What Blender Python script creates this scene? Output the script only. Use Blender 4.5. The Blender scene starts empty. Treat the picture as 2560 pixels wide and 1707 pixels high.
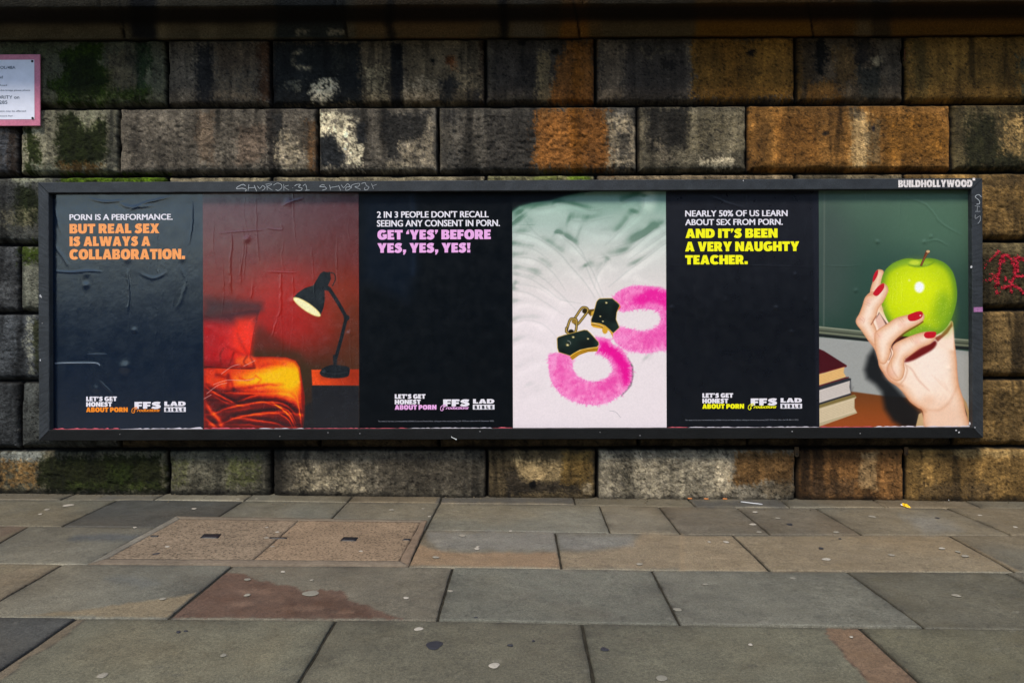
import bpy, math, random
import numpy as np
from mathutils import Matrix, Vector

random.seed(7)
RNG = np.random.RandomState(11)
scene = bpy.context.scene
COL = scene.collection

# ------------------------------------------------------------------ camera
W_PX, H_PX = 2560.0, 1707.0          # pixel grid the site measurements are given in
D_WALL = 5.0                         # metres from lens to the face of the wall
F_PX = 1885.0                        # focal length in those pixels
CAM_Z = 1.184
YAW, ROLL = math.radians(0.27), math.radians(-0.20)
SHIFT_Y = -56.5 / 2560.0

cam_data = bpy.data.cameras.new("camera")
cam_data.sensor_fit = 'HORIZONTAL'
cam_data.sensor_width = 36.0
cam_data.lens = 36.0 * F_PX / W_PX
cam_data.shift_y = SHIFT_Y
cam_data.clip_start = 0.05
cam_data.clip_end = 500.0
cam = bpy.data.objects.new("camera", cam_data)
COL.objects.link(cam)
CAM_M = (Matrix.Translation((0, -D_WALL, CAM_Z)) @ Matrix.Rotation(YAW, 4, 'Z')
         @ Matrix.Rotation(math.radians(90), 4, 'X') @ Matrix.Rotation(ROLL, 4, 'Z'))
cam.matrix_world = CAM_M
scene.camera = cam

# ------------------------------------------------------------------ light
SUN_EL, SUN_AZ = math.radians(57), math.radians(-30)   # azimuth measured from -Y towards -X when negative
world = bpy.data.worlds.new("World")
scene.world = world
world.use_nodes = True
wn = world.node_tree.nodes
bg = wn["Background"]
sky = wn.new("ShaderNodeTexSky")
sky.sky_type = 'NISHITA'
sky.sun_disc = False
sky.sun_elevation = SUN_EL
sky.sun_rotation = math.pi + SUN_AZ
sky.air_density = 1.25
sky.dust_density = 0.7
sky.ozone_density = 1.6
world.node_tree.links.new(sky.outputs[0], bg.inputs[0])
bg.inputs[1].default_value = 0.09

sun_data = bpy.data.lights.new("sun", 'SUN')
sun_data.energy = 1.5
sun_data.angle = math.radians(12)
sun_data.color = (1.0, 0.92, 0.80)
sun = bpy.data.objects.new("sun", sun_data)
COL.objects.link(sun)
sdir = Vector((math.sin(SUN_AZ) * math.cos(SUN_EL), -math.cos(SUN_AZ) * math.cos(SUN_EL), math.sin(SUN_EL)))
sun.rotation_euler = sdir.to_track_quat('Z', 'Y').to_euler()
sun.location = (0, -8, 8)

scene.view_settings.view_transform = 'Standard'
scene.view_settings.look = 'None'
scene.view_settings.exposure = 1.45
scene.view_settings.gamma = 1.0
scene.render.engine = 'CYCLES'
scene.cycles.max_bounces = 6
scene.cycles.diffuse_bounces = 3

# ------------------------------------------------------------------ projection helpers
_M = np.array(CAM_M)
_R, _T = _M[:3, :3], _M[:3, 3]


def proj(P):
    q = (np.asarray(P, float) - _T) @ _R
    px = W_PX / 2 + F_PX * q[..., 0] / -q[..., 2]
    py = H_PX / 2 - F_PX * q[..., 1] / -q[..., 2] + SHIFT_Y * W_PX
    return px, py


def ray(px, py):
    px, py = np.asarray(px, float), np.asarray(py, float)
    d = np.stack([(px - W_PX / 2) / F_PX, (H_PX / 2 + SHIFT_Y * W_PX - py) / F_PX, -np.ones_like(px)], -1)
    return d @ _R.T


def on_wall(px, py, y=0.0):
    d = ray(px, py)
    t = (y - _T[1]) / d[..., 1]
    return _T + d * t[..., None]


SLOPE = 0.0102                        # the pavement falls away to the right


def gz(x):
    return -SLOPE * x


def on_ground(px, py):
    d = ray(px, py)
    t = (-SLOPE * _T[0] - _T[2]) / (d[..., 2] + SLOPE * d[..., 0])
    return _T + d * t[..., None]


# ------------------------------------------------------------------ noise, painting
TILE = RNG.rand(256, 256).astype(np.float32)


def vnoise(x, y):
    xi, yi = np.floor(x).astype(int), np.floor(y).astype(int)
    fx, fy = x - xi, y - yi
    fx, fy = fx * fx * (3 - 2 * fx), fy * fy * (3 - 2 * fy)
    x0, y0, x1, y1 = xi & 255, yi & 255, (xi + 1) & 255, (yi + 1) & 255
    return ((TILE[y0, x0] * (1 - fx) + TILE[y0, x1] * fx) * (1 - fy)
            + (TILE[y1, x0] * (1 - fx) + TILE[y1, x1] * fx) * fy)


def fbm(x, y, octaves=4, gain=0.5):
    s, a, n = 0, 1.0, 0
    for o in range(octaves):
        s = s + a * vnoise(x * 2 ** o + 17.3 * o, y * 2 ** o + 5.1 * o)
        n += a
        a *= gain
    return s / n - 0.5


def smooth(a, b, x):
    t = np.clip((x - a) / (b - a), 0, 1)
    return t * t * (3 - 2 * t)


def lin(c):
    c = np.clip(np.asarray(c, float) / 255.0, 0, 1)
    return np.where(c <= 0.04045, c / 12.92, ((c + 0.055) / 1.055) ** 2.4)


def poly_sd(x, y, P):
    d = np.full(x.shape, 1e18)
    ins = np.zeros(x.shape, bool)
    n = len(P)
    for i in range(n):
        ax, ay = P[i]
        bx, by = P[(i + 1) % n]
        ex, ey = bx - ax, by - ay
        wx, wy = x - ax, y - ay
        t = np.clip((wx * ex + wy * ey) / (ex * ex + ey * ey + 1e-12), 0, 1)
        d = np.minimum(d, (wx - ex * t) ** 2 + (wy - ey * t) ** 2)
        if ay != by:
            c = ((ay > y) != (by > y)) & (x < ex * (y - ay) / (by - ay) + ax)
            ins ^= c
    d = np.sqrt(d)
    return np.where(ins, -d, d)


def line_sd(x, y, P):
    d = np.full(x.shape, 1e18)
    s = np.zeros(x.shape)
    L = [0.0]
    for i in range(len(P) - 1):
        L.append(L[-1] + math.hypot(P[i + 1][0] - P[i][0], P[i + 1][1] - P[i][1]))
    for i in range(len(P) - 1):
        ax, ay = P[i]
        bx, by = P[i + 1]
        ex, ey = bx - ax, by - ay
        wx, wy = x - ax, y - ay
        t = np.clip((wx * ex + wy * ey) / (ex * ex + ey * ey + 1e-12), 0, 1)
        dd = (wx - ex * t) ** 2 + (wy - ey * t) ** 2
        m = dd < d
        s = np.where(m, (L[i] + t * (L[i + 1] - L[i])) / (L[-1] + 1e-9), s)
        d = np.where(m, dd, d)
    return np.sqrt(d), s


def spline(P, closed=True, k=5):
    P = [np.array(p, float) for p in P]
    n = len(P)
    out = []
    for i in range(n if closed else n - 1):
        if closed:
            a, b, c, d = P[i - 1], P[i], P[(i + 1) % n], P[(i + 2) % n]
        else:
            a, b, c, d = P[max(i - 1, 0)], P[i], P[i + 1], P[min(i + 2, n - 1)]
        for j in range(k):
            t = j / k
            out.append(0.5 * (2 * b + (c - a) * t + (2 * a - 5 * b + 4 * c - d) * t * t
                              + (3 * b - a - 3 * c + d) * t ** 3))
    if not closed:
        out.append(P[-1])
    return [(p[0], p[1]) for p in out]


def crop(ox, oy, s):
    return lambda *pts: [(ox + p[0] / s, oy + p[1] / s) for p in pts]


GRAIN = 0.0


class Paint:
    """colours (0-255) at surface points whose place on site is known in measured pixels"""

    def __init__(self, X, Y, base):
        self.shape = X.shape
        self.x, self.y = X.ravel(), Y.ravel()
        self.c = np.empty((self.x.size, 3))
        self.c[:] = base
        self.lab = np.zeros(self.x.size, int)

    def _pick(self, P, m):
        a = np.asarray(P, float)
        return np.nonzero((self.x > a[:, 0].min() - m) & (self.x < a[:, 0].max() + m)
                          & (self.y > a[:, 1].min() - m) & (self.y < a[:, 1].max() + m))[0]

    def _mix(self, i, mask, col, label):
        if callable(col):
            col = col(self.x[i], self.y[i])
        self.c[i] += (np.asarray(col, float) - self.c[i]) * mask[:, None]
        if label is not None:
            self.lab[i[mask > 0.5]] = label

    def fill(self, P, col, f=1.0, s=1.0, na=0.0, ns=25.0, cv=False, label=None, edge=None, dap=0.0, seed=0.0):
        if cv:
            P = spline(P)
        i = self._pick(P, f + na + 2)
        if not len(i):
            return
        x, y = self.x[i], self.y[i]
        d = poly_sd(x, y, P)
        if na:
            d = d + na * 2 * fbm(x / ns + seed, y / ns + seed * 1.7, 4, 0.6) + (na * GRAIN * (fbm(x / 3.6 + seed, y / 3.6, 2, 0.7) + .8 * fbm(x / 5.5 + seed, y / 70, 3, 0.6)) if GRAIN else 0)
        m = s * smooth(f, -f, d)
        if dap:
            m = m * smooth(-dap * .5, dap * .5, fbm(x / 6.0 + 3 + seed, y / 6.0, 3, 0.7) + 0.12 * (1 - dap))
        if edge and len(edge) == 3:          # (mid colour, dark colour, width): soft turning of a round form
            mc, dc, ew = edge
            k1, k2 = smooth(-ew * 2.4, -1, d)[:, None] ** 1.3, smooth(-ew * .55, .5, d)[:, None]
            cc = np.asarray(col, float) * (1 - k1) + np.asarray(mc, float) * k1
            cc = cc * (1 - .55 * k2) + np.asarray(dc, float) * .55 * k2
            cc = cc + 10 * fbm(x / 7, y / 7, 3)[:, None]
            self._mix(i, m, lambda *_: cc, label)
        elif edge:
            ec, ew = edge
            k = smooth(-ew, 0, d)[:, None]
            base = col(x, y) if callable(col) else np.asarray(col, float)
            cc = base * (1 - k) + np.asarray(ec, float) * k
            self._mix(i, m, lambda *_: cc, label)
        else:
            self._mix(i, m, col, label)

    def ell(self, cx, cy, rx, ry, col, **k):
        self.fill([(cx + rx * math.cos(a), cy + ry * math.sin(a)) for a in np.linspace(0, 2 * math.pi, 20, False)], col, **k)

    def rect(self, x0, x1, y0, y1, col, **k):
        self.fill([(x0, y0), (x1, y0), (x1, y1), (x0, y1)], col, **k)

    def stroke(self, P, w, col, f=1.0, s=1.0, cv=True, taper=False, label=None, na=0.0, ns=10.0, dap=0.0):
        if cv and len(P) > 2:
            P = spline(P, False)
        i = self._pick(P, w / 2 + f + na + 2)
        if not len(i):
            return
        x, y = self.x[i], self.y[i]
        d, t = line_sd(x, y, P)
        if na:
            d = d + na * 2 * fbm(x / ns, y / ns, 3, 0.6)
        ww = w / 2 * (np.sqrt(np.clip(4 * t * (1 - t), 0, 1)) if taper else 1.0)
        m = s * smooth(f, -f, d - ww)
        if dap:
            m = m * smooth(-dap * .5, dap * .5, fbm(x / 5.0, y / 5.0, 3, 0.7) + 0.05)
        self._mix(i, m, col, label)

    def out(self):
        return lin(self.c)


# ------------------------------------------------------------------ mesh helpers
def raw_mesh(name, V, F, mat, parent=None, color=None, smooth_shade=True, loc=None, normals=None):
    """V (n,3) world coordinates, F (m,k) indices; becomes one object"""
    V = np.asarray(V, np.float32)
    off = np.zeros(3)
    if parent is not None:
        off = np.array(parent.get('_w', (0, 0, 0)), float)
    elif loc is not None:
        off = np.array(loc, float)
    me = bpy.data.meshes.new(name)
    if isinstance(F, np.ndarray):
        m, k = F.shape
        me.vertices.add(len(V))
        me.vertices.foreach_set('co', (V - off).astype(np.float32).ravel())
        me.loops.add(m * k)
        me.loops.foreach_set('vertex_index', F.astype(np.int32).ravel())
        me.polygons.add(m)
        me.polygons.foreach_set('loop_start', np.arange(0, m * k, k, dtype=np.int32))
        me.update(calc_edges=True)
        me.validate()
    else:
        me.from_pydata([tuple(v) for v in (V - off)], [], [list(f) for f in F])
        me.update()
    me.polygons.foreach_set('use_smooth', np.full(len(me.polygons), smooth_shade))
    if color is not None:
        a = me.color_attributes.new('Col', 'FLOAT_COLOR', 'POINT')
        rgba = np.ones((len(V), 4), np.float32)
        rgba[:, :3] = color
        a.data.foreach_set('color', rgba.ravel())
    if normals is not None:
        me.normals_split_custom_set_from_vertices([tuple(n) for n in normals])
    me.materials.append(mat)
    ob = bpy.data.objects.new(name, me)
    COL.objects.link(ob)
    if parent is not None:
        ob.parent = parent
        loc2 = np.array([0, 0, 0])
    elif loc is not None:
        ob.location = loc
    return ob


def grid_faces(ny, nx):
    a = np.arange(ny * nx).reshape(ny, nx)
    return np.stack([a[:-1, :-1], a[:-1, 1:], a[1:, 1:], a[1:, :-1]], -1).reshape(-1, 4)


def empty(name, loc, label, cat, group=None):
    o = bpy.data.objects.new(name, None)
    o.empty_display_size = 0.1
    o.location = loc
    o['_w'] = [float(v) for v in loc]
    COL.objects.link(o)
    tag(o, label, cat, group)
    return o


def tag(o, label, cat, group=None):
    o['label'] = label
    o['category'] = cat
    if group:
        o['group'] = group
    return o


class MB:
    """collects boxes, tubes and discs into one mesh"""

    def __init__(self):
        self.v, self.f = [], []

    def add(self, vs, fs):
        n = len(self.v)
        self.v += [tuple(v) for v in vs]
        self.f += [tuple(i + n for i in f) for f in fs]

    def box(self, x0, x1, y0, y1, z0, z1, b=0.0):
        b = min(b, (x1 - x0) / 3, (z1 - z0) / 3, (y1 - y0) / 2)
        if b <= 0:
            vs = [(x, y, z) for y in (y0, y1) for z in (z0, z1) for x in (x0, x1)]
            self.add(vs, [(0, 1, 3, 2), (5, 4, 6, 7), (4, 0, 2, 6), (1, 5, 7, 3), (2, 3, 7, 6), (4, 5, 1, 0)])
        else:        # front (low y) edges chamfered
            q = [(x0, z0), (x1, z0), (x1, z1), (x0, z1)]
            r = [(x0 + b, z0 + b), (x1 - b, z0 + b), (x1 - b, z1 - b), (x0 + b, z1 - b)]
            vs = [(x, y1, z) for x, z in q] + [(x, y0 + b, z) for x, z in q] + [(x, y0, z) for x, z in r]
            fs = [(3, 2, 1, 0), (8, 9, 10, 11)]
            for o in (0, 4):
                for i in range(4):
                    j = (i + 1) % 4
                    fs.append((o + i, o + j, o + 4 + j, o + 4 + i))
            self.add(vs, fs)

    def tube(self, pts, r, n=8, cap=True):
        pts = [Vector(p) for p in pts]
        rs = r if isinstance(r, (list, tuple)) else [r] * len(pts)
        rings = []
        for i, p in enumerate(pts):
            t = (pts[min(i + 1, len(pts) - 1)] - pts[max(i - 1, 0)]).normalized()
            u = t.cross(Vector((0.3, 0.2, 1))).normalized()
            w = t.cross(u)
            rings.append([p + (u * math.cos(a) + w * math.sin(a)) * rs[i] for a in np.linspace(0, 2 * math.pi, n, False)])
        vs = [v for rg in rings for v in rg]
        fs = []
        for i in range(len(pts) - 1):
            for j in range(n):
                k = (j + 1) % n
                fs.append((i * n + j, i * n + k, (i + 1) * n + k, (i + 1) * n + j))
        if cap:
            fs.append(tuple(range(n - 1, -1, -1)))
            fs.append(tuple((len(pts) - 1) * n + j for j in range(n)))
        self.add(vs, fs)

    def build(self, name, mat, parent=None, loc=None, smooth_shade=False):
        return raw_mesh(name, np.array(self.v), self.f, mat, parent, loc=loc, smooth_shade=smooth_shade)


# ------------------------------------------------------------------ materials
def new_mat(name):
    m = bpy.data.materials.new(name)
    m.use_nodes = True
    nt = m.node_tree
    return m, nt, nt.nodes['Principled BSDF']


def node(nt, kind, **k):
    n = nt.nodes.new(kind)
    for a, v in k.items():
        setattr(n, a, v)
    return n


def noise_node(nt, scale, detail=4, rough=0.6, vec=None):
    n = node(nt, 'ShaderNodeTexNoise')
    n.inputs['Scale'].default_value = scale
    n.inputs['Detail'].default_value = detail
    n.inputs['Roughness'].default_value = rough
    if vec is not None:
        nt.links.new(vec, n.inputs['Vector'])
    return n


def ramp(nt, src, stops):
    r = node(nt, 'ShaderNodeValToRGB')
    e = r.color_ramp.elements
    while len(e) > 1:
        e.remove(e[-1])
    for i, (p, c) in enumerate(stops):
        el = e[0] if i == 0 else e.new(p)
        el.position = p
        el.color = (c, c, c, 1) if np.isscalar(c) else (*c, 1)
    nt.links.new(src, r.inputs[0])
    return r.outputs[0]


def mult(nt, a, b, fac=1.0):
    m = node(nt, 'ShaderNodeMix', data_type='RGBA', blend_type='MULTIPLY')
    m.inputs[0].default_value = fac
    nt.links.new(a, m.inputs[6])
    nt.links.new(b, m.inputs[7])
    return m.outputs[2]


def surface(name, rough=0.8, spec=0.3, color=None, speckle=(), bumps=(), rough_noise=None):
    """speckle: (scale, lo, hi, detail); bumps: (scale, strength, distance, detail)"""
    m, nt, p = new_mat(name)
    tc = node(nt, 'ShaderNodeNewGeometry').outputs['Position']
    if color is None:
        c = node(nt, 'ShaderNodeAttribute', attribute_name='Col').outputs['Color']
    else:
        rgb = node(nt, 'ShaderNodeRGB')
        rgb.outputs[0].default_value = (*lin(color), 1)
        c = rgb.outputs[0]
    for (sc, lo, hi, det, p0, p1) in speckle:
        n = noise_node(nt, sc, det, 0.65, tc)
        c = mult(nt, c, ramp(nt, n.outputs[0], [(p0, lo), (p1, hi)]))
    nt.links.new(c, p.inputs['Base Color'])
    p.inputs['Roughness'].default_value = rough
    p.inputs['Specular IOR Level'].default_value = spec
    if rough_noise:
        sc, lo, hi = rough_noise
        n = noise_node(nt, sc, 3, 0.6, tc)
        mr = node(nt, 'ShaderNodeMapRange')
        mr.inputs['From Min'].default_value, mr.inputs['From Max'].default_value = 0.3, 0.7
        mr.inputs['To Min'].default_value, mr.inputs['To Max'].default_value = lo, hi
        nt.links.new(n.outputs[0], mr.inputs['Value'])
        nt.links.new(mr.outputs[0], p.inputs['Roughness'])
    last = None
    for (sc, st, dist, det) in bumps:
        n = noise_node(nt, sc, det, 0.6, tc)
        b = node(nt, 'ShaderNodeBump')
        b.inputs['Strength'].default_value = st
        b.inputs['Distance'].default_value = dist
        nt.links.new(n.outputs[0], b.inputs['Height'])
        if last is not None:
            nt.links.new(last, b.inputs['Normal'])
        last = b.outputs[0]
    if last is not None:
        nt.links.new(last, p.inputs['Normal'])
    return m


M_STONE = surface('weathered_stone', 0.92, 0.15,
                  speckle=[(85, 0.72, 1.26, 5, 0.33, 0.67), (300, 0.60, 1.42, 3, 0.35, 0.65)],
                  bumps=[(260, .8, 0.004, 3), (90, .8, 0.012, 4)])
M_SLAB = surface('paving_stone', 0.78, 0.35,
                 speckle=[(11, 0.88, 1.11, 7, 0.3, 0.7), (115, 0.68, 1.32, 6, 0.34, 0.66), (300, 0.60, 1.42, 3, 0.34, 0.66)],
                 bumps=[(260, 0.7, 0.003, 4), (26, 0.5, 0.008, 7)], rough_noise=(7, 0.5, 0.85))
M_JOINT = surface('joint_dirt', 0.95, 0.1, color=(40, 37, 30), speckle=[(25, 0.5, 1.7, 5, 0.3, 0.7)],
                  bumps=[(120, 0.6, 0.004, 3)])
M_PRINT = surface('printed_paper', 0.42, 0.32, bumps=[(420, 0.12, 0.0008, 2), (60, 0.10, 0.003, 4)],
                  rough_noise=(14, 0.36, 0.5))


def paper(spec, r0, r1):
    return surface('printed_paper', 0.42, spec, bumps=[(420, 0.12, 0.0008, 2), (60, 0.10, 0.003, 4)], rough_noise=(14, r0, r1))


def paint_mat(name, c, rough=0.42):
    return surface(name, rough, 0.45, color=c, bumps=[(420, 0.12, 0.0008, 2), (60, 0.10, 0.003, 4)])


INK = {k: paint_mat('ink_' + k, c) for k, c in dict(white=(236, 230, 236), orange=(250, 160, 88), pink=(238, 172, 226),
                                                    yellow=(252, 246, 10), deep_orange=(250, 140, 25), navy=(14, 22, 34), grey=(128, 130, 138)).items()}

# ------------------------------------------------------------------ stone wall
JZ = [float(on_wall(1280, 93.0 + 171.4 * k)[2]) for k in range(7)]     # bed joints, top to bottom
JZ.append(-0.42)
A_PX = [-120, 417, 677, 1215, 1490, 1990.5, 2262, 2790]
B_PX = [-230, 48.5, 297, 795, 1095.5, 1595, 1869, 2380, 2660]


def joints_x(lst):
    xs = [float(on_wall(p, 500)[0]) for p in lst]
    while xs[0] > -7.9:
        xs.insert(0, xs[0] - random.choice([0.7, 1.35, 0.75, 1.2]))
    while xs[-1] < 7.9:
        xs.append(xs[-1] + random.choice([0.7, 1.35, 0.75, 1.2]))
    return xs


JA, JB = joints_x(A_PX), joints_x(B_PX)


def build_wall():
    step = 0.008
    xs = np.arange(-7.6, 7.6 + 1e-6, step)
    zs = np.arange(JZ[0] + 0.006, -0.13, -step)
    X, Z = np.meshgrid(xs, zs)
    H = np.full(X.shape, 0.052)
    # slightly wandering arrises
    Xn = X + 0.0032 * 2 * fbm(X * 16, Z * 16 + 9, 3)
    Zn = Z + 0.0032 * 2 * fbm(X * 14 + 40, Z * 16, 3)
    field = np.zeros(X.shape)
    blockid = np.zeros(X.shape, int)
    bi = 0
    nz1 = fbm(X * 46, Z * 52, 3, 0.65)
    nz2 = fbm(X * 7 + 3, Z * 7, 3)
    for k in range(7):
        zt, zb = JZ[k], JZ[k + 1]
        J = JA if k % 2 == 0 else JB
        rows = np.nonzero((zs < zt + 0.02) & (zs > zb - 0.02))[0]
        if not len(rows):
            continue
        for x0, x1 in zip(J[:-1], J[1:]):
            cols = np.nonzero((xs > x0 - 0.02) & (xs < x1 + 0.02))[0]
            if not len(cols):
                continue
            bi += 1
            sl = np.ix_(rows, cols)
            gap = 0.0055
            rough_ = random.random()
            hx, hz = (x1 - x0) / 2 - gap, (zt - zb) / 2 - gap
            r = 0.014
            qx = np.abs(Xn[sl] - (x0 + x1) / 2) - hx + r
            qz = np.abs(Zn[sl] - (zt + zb) / 2) - hz + r
            d = -(np.minimum(np.maximum(qx, qz), 0) + np.hypot(np.maximum(qx, 0), np.maximum(qz, 0)) - r)
            low = smooth(.03, -.03, Zn[sl] - zb - .03) * (qz > qx)
            rise = np.clip(d / (0.021 + 0.018 * low), 0, 1)
            prof = 0.052 - 0.052 * np.sqrt(np.clip(1 - (1 - rise) ** 2.2, 0, 1))
            prof = prof * (1 - low) + low * (0.050 * np.clip(1 - d / .052, 0, 1) ** 1.15)
            inner = smooth(0.050, 0.058, d)
            h = prof + np.where(d > 0.03, -0.0035 * inner, 0)
            h = h + inner * ((0.010 + 0.014 * rough_) * nz1[sl] * (0.5 if k in (0,) else 1.0)) + 0.010 * nz2[sl] * smooth(0, .03, d)
            h = h + RNG.uniform(-0.006, 0.006)
            chip_ = smooth(.06, .22, fbm(X[sl] * 9 + bi * 3.1, Z[sl] * 9 + bi, 3, .6)) * smooth(.05, .0, d)
            h = h + .016 * chip_
            m = d > 0
            H[sl] = np.where(m, h, H[sl])
            field[sl] = np.where(m, d, field[sl])
            blockid[sl] = np.where(m, bi, blockid[sl])
    H = H + 0.003 * fbm(X * 60, Z * 60 + 70, 2)
    P = np.stack([X, H, Z], -1)
    px, py = proj(np.stack([X, np.zeros_like(X), Z], -1))
    pt = Paint(px, py, (80, 73, 62))
    mid = np.clip((px.ravel() - 500) / 1500, 0, 1)[:, None]
    pt.c[:] = np.array([84, 79, 68]) * (1 - mid) + np.array([104, 80, 46]) * mid
    return pt, P, X, Z, H, field, blockid


def paint_wall(pt):
    w1, w2, w3, w4 = crop(0, 80, 3.36), crop(650, 80, 3.36), crop(1250, 80, 3.36), crop(1860, 80, 3.36)
    R, F, E, S = pt.rect, pt.fill, pt.ell, pt.stroke
    N = dict(f=7, na=10, ns=30)

    def band(w, x0, x1, y0, y1, col, s=0.8, f=9, na=14, ns=40, dap=0.0):
        (a, b), (c, d) = w((x0, y0), (x1, y1))
        R(a, c, b, d, col, s=s, f=f, na=na, ns=ns, dap=dap, seed=x0 * .013)

    # --- base tone of each block, (course, x0, x1, colour)
    for (y0, y1, blocks) in [
        (93, 265, [(-400, 417, (82, 82, 64)), (417, 677, (96, 87, 74)), (677, 1215, (108, 93, 70)), (1215, 1490, (76, 68, 57)),
                   (1490, 1990, (82, 72, 60)), (1990, 2262, (92, 76, 56)), (2262, 2900, (124, 90, 38))]),
        (265, 436, [(-300, 48, (84, 80, 76)), (48, 297, (118, 114, 94)), (297, 795, (102, 94, 82)), (795, 1095, (96, 89, 78)),
                    (1095, 1595, (92, 86, 76)), (1595, 1869, (100, 92, 74)), (1869, 2380, (138, 94, 42)), (2380, 2900, (92, 80, 52))]),
        (436, 608, [(-300, 417, (76, 77, 72)), (417, 677, (122, 112, 88)), (677, 1215, (124, 114, 90)), (1215, 1490, (104, 100, 62)),
                    (1490, 1990, (118, 102, 78)), (1990, 2262, (92, 82, 62)), (2262, 2900, (130, 100, 54))]),
        (608, 779, [(-300, 48, (76, 78, 80)), (48, 297, (98, 100, 88)), (2300, 2900, (92, 78, 50))]),
        (779, 950, [(-300, 417, (76, 80, 84)), (2200, 2900, (116, 92, 54))]),
        (950, 1121, [(-300, 48, (68, 71, 73)), (48, 297, (80, 83, 80)), (297, 2380, (70, 60, 44)), (2380, 2900, (112, 88, 50))]),
        (1121, 1300, [(-300, 417, (92, 88, 70)), (417, 677, (100, 96, 80)), (677, 1215, (96, 89, 75)), (1215, 1490, (92, 78, 54)),
                      (1490, 1990, (122, 114, 98)), (1990, 2262, (118, 82, 44)), (2262, 2900, (126, 97, 52))]),
    ]:
        for (a, b, c) in blocks:
            sl = 6.5 / 2560 * 0
            R(a, b, y0, y1, c, f=6)
    pt.c *= (1 + 0.34 * fbm(pt.x / 60, pt.y / 40, 4))[:, None]
    # vertical wash streaks over the whole face
    st = fbm(pt.x / 38, pt.y / 300 + 3, 4, 0.6)
    pt.c *= (1 - 0.38 * smooth(0.06, 0.26, st) + 0.18 * smooth(0.06, 0.28, -st))[:, None]

    # --- top course
    F(w1((490, 180), (600, 150), (680, 95), (900, 95), (880, 190), (850, 265), (960, 330), (965, 420), (1020, 480), (1250, 470),
         (1250, 560), (900, 585), (640, 605), (450, 615), (465, 520), (410, 440), (500, 380), (540, 290)), (42, 60, 9), f=8, na=13, ns=22, s=.97)
    F(w1((560, 250), (800, 200), (900, 400), (800, 560), (560, 540)), (22, 30, 6), f=8, na=12, ns=20, s=.6)
    band(w1, 1140, 1245, 90, 500, (34, 52, 26), .8)
    band(w1, 900, 1120, 170, 470, (106, 94, 70), .7)
    band(w1, 0, 500, 90, 190, (70, 76, 48), .6)
    band(w1, 1050, 1110, 100, 250, (50, 48, 40), .6)
    band(w1, 480, 1130, 540, 580, (120, 122, 86), .4, f=4, dap=.4)
    band(w1, 1660, 1790, 110, 590, (38, 38, 40), .85)
    band(w1, 1800, 2200, 100, 330, (108, 88, 66), .6)
    band(w1, 1800, 2150, 340, 560, (120, 102, 78), .6, dap=.5)
    band(w1, 2195, 2260, 90, 600, (72, 44, 24), .8)
    F(w2((100, 80), (830, 80), (840, 300), (870, 600), (100, 610)), (33, 36, 37), f=8, na=10, s=.92)
    S(w2((345, 165), (285, 190), (272, 240), (295, 285), (345, 300), (410, 305)), 11, (160, 144, 110), f=5, na=6, s=.8, dap=.7)
    F(w2((430, 440), (500, 400), (640, 390), (660, 470), (620, 530), (560, 590), (440, 570), (400, 520)), (206, 190, 156), f=5, na=9, s=.92, dap=.25)
    band(w2, 200, 350, 420, 470, (150, 140, 110), .5, f=4, dap=.5)
    band(w2, 600, 720, 140, 330, (70, 70, 58), .5, dap=.5)
    band(w2, 870, 1085, 300, 580, (164, 146, 110), .8, dap=.3)
    band(w2, 1205, 1530, 390, 570, (162, 142, 112), .8, dap=.3)
    band(w2, 1640, 1850, 330, 490, (158, 134, 98), .7, dap=.4)
    band(w2, 1095, 1200, 110, 610, (34, 33, 33), .93, na=8)
    band(w2, 1120, 1180, 110, 230, (18, 18, 18), .8, na=6)
    E(*w2((1450, 240))[0], 6, 5, (20, 19, 18), f=3, na=2)
    E(*w2((1592, 238))[0], 11, 11, (92, 50, 22), f=5, na=4)
    band(w2, 1600, 1640, 220, 320, (140, 86, 44), .6)
    F(w2((1500, 400), (1600, 390), (1680, 440), (1660, 500), (1590, 600), (1520, 600), (1520, 470)), (44, 43, 42), f=6, na=10, s=.75)
    band(w2, 1760, 1870, 490, 610, (40, 38, 38), .75)
    band(w2, 1860, 1892, 80, 600, (62, 44, 30), .7)
    band(w3, -50, 310, 60, 540, (58, 51, 45), .6)
    band(w3, 310, 420, 170, 560, (128, 108, 72), .75)
    F(w3((560, 70), (785, 70), (792, 610), (415, 610), (440, 450), (490, 250)), (132, 80, 30), f=10, na=13, ns=18, s=.9)
    band(w3, 600, 700, 80, 560, (112, 64, 12), .7)
    band(w3, 740, 790, 80, 600, (120, 72, 22), .5)
    E(*w3((455, 170))[0], 8, 7, (22, 18, 14), f=4, na=3)
    E(*w3((185, 95))[0], 9, 7, (24, 20, 18), f=4, na=3)
    band(w3, 850, 1045, 80, 570, (122, 104, 82), .8)
    band(w3, 1060, 1580, 60, 560, (68, 60, 52), .7)
    S(w3((1180, 130), (1210, 190), (1240, 225)), 6, (126, 110, 80), f=3, s=.7, dap=.5)
    S(w3((1330, 130), (1280, 200), (1270, 220)), 6, (126, 110, 80), f=3, s=.7, dap=.5)
    S(w3((1330, 190), (1400, 170), (1460, 175), (1470, 190)), 6, (126, 110, 80), f=3, s=.7, dap=.5)
    E(*w3((1412, 262))[0], 18, 18, (34, 29, 25), f=8, na=8, s=.8)
    band(w3, 1590, 1620, 60, 540, (112, 100, 76), .6, f=4)
    band(w3, 1610, 2520, 60, 560, (136, 92, 30), .93)
    band(w3, 1850, 2050, 70, 560, (112, 72, 20), .5)
    E(*w3((2112, 180))[0], 11, 10, (44, 32, 20), f=5, na=6)
    band(w4, 440, 600, 60, 590, (78, 58, 32), .6)
    E(*w4((640, 200))[0], 18, 48, (24, 22, 18), f=9, na=14, s=.9)
    band(w4, 520, 815, 430, 570, (140, 92, 34), .8)
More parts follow.
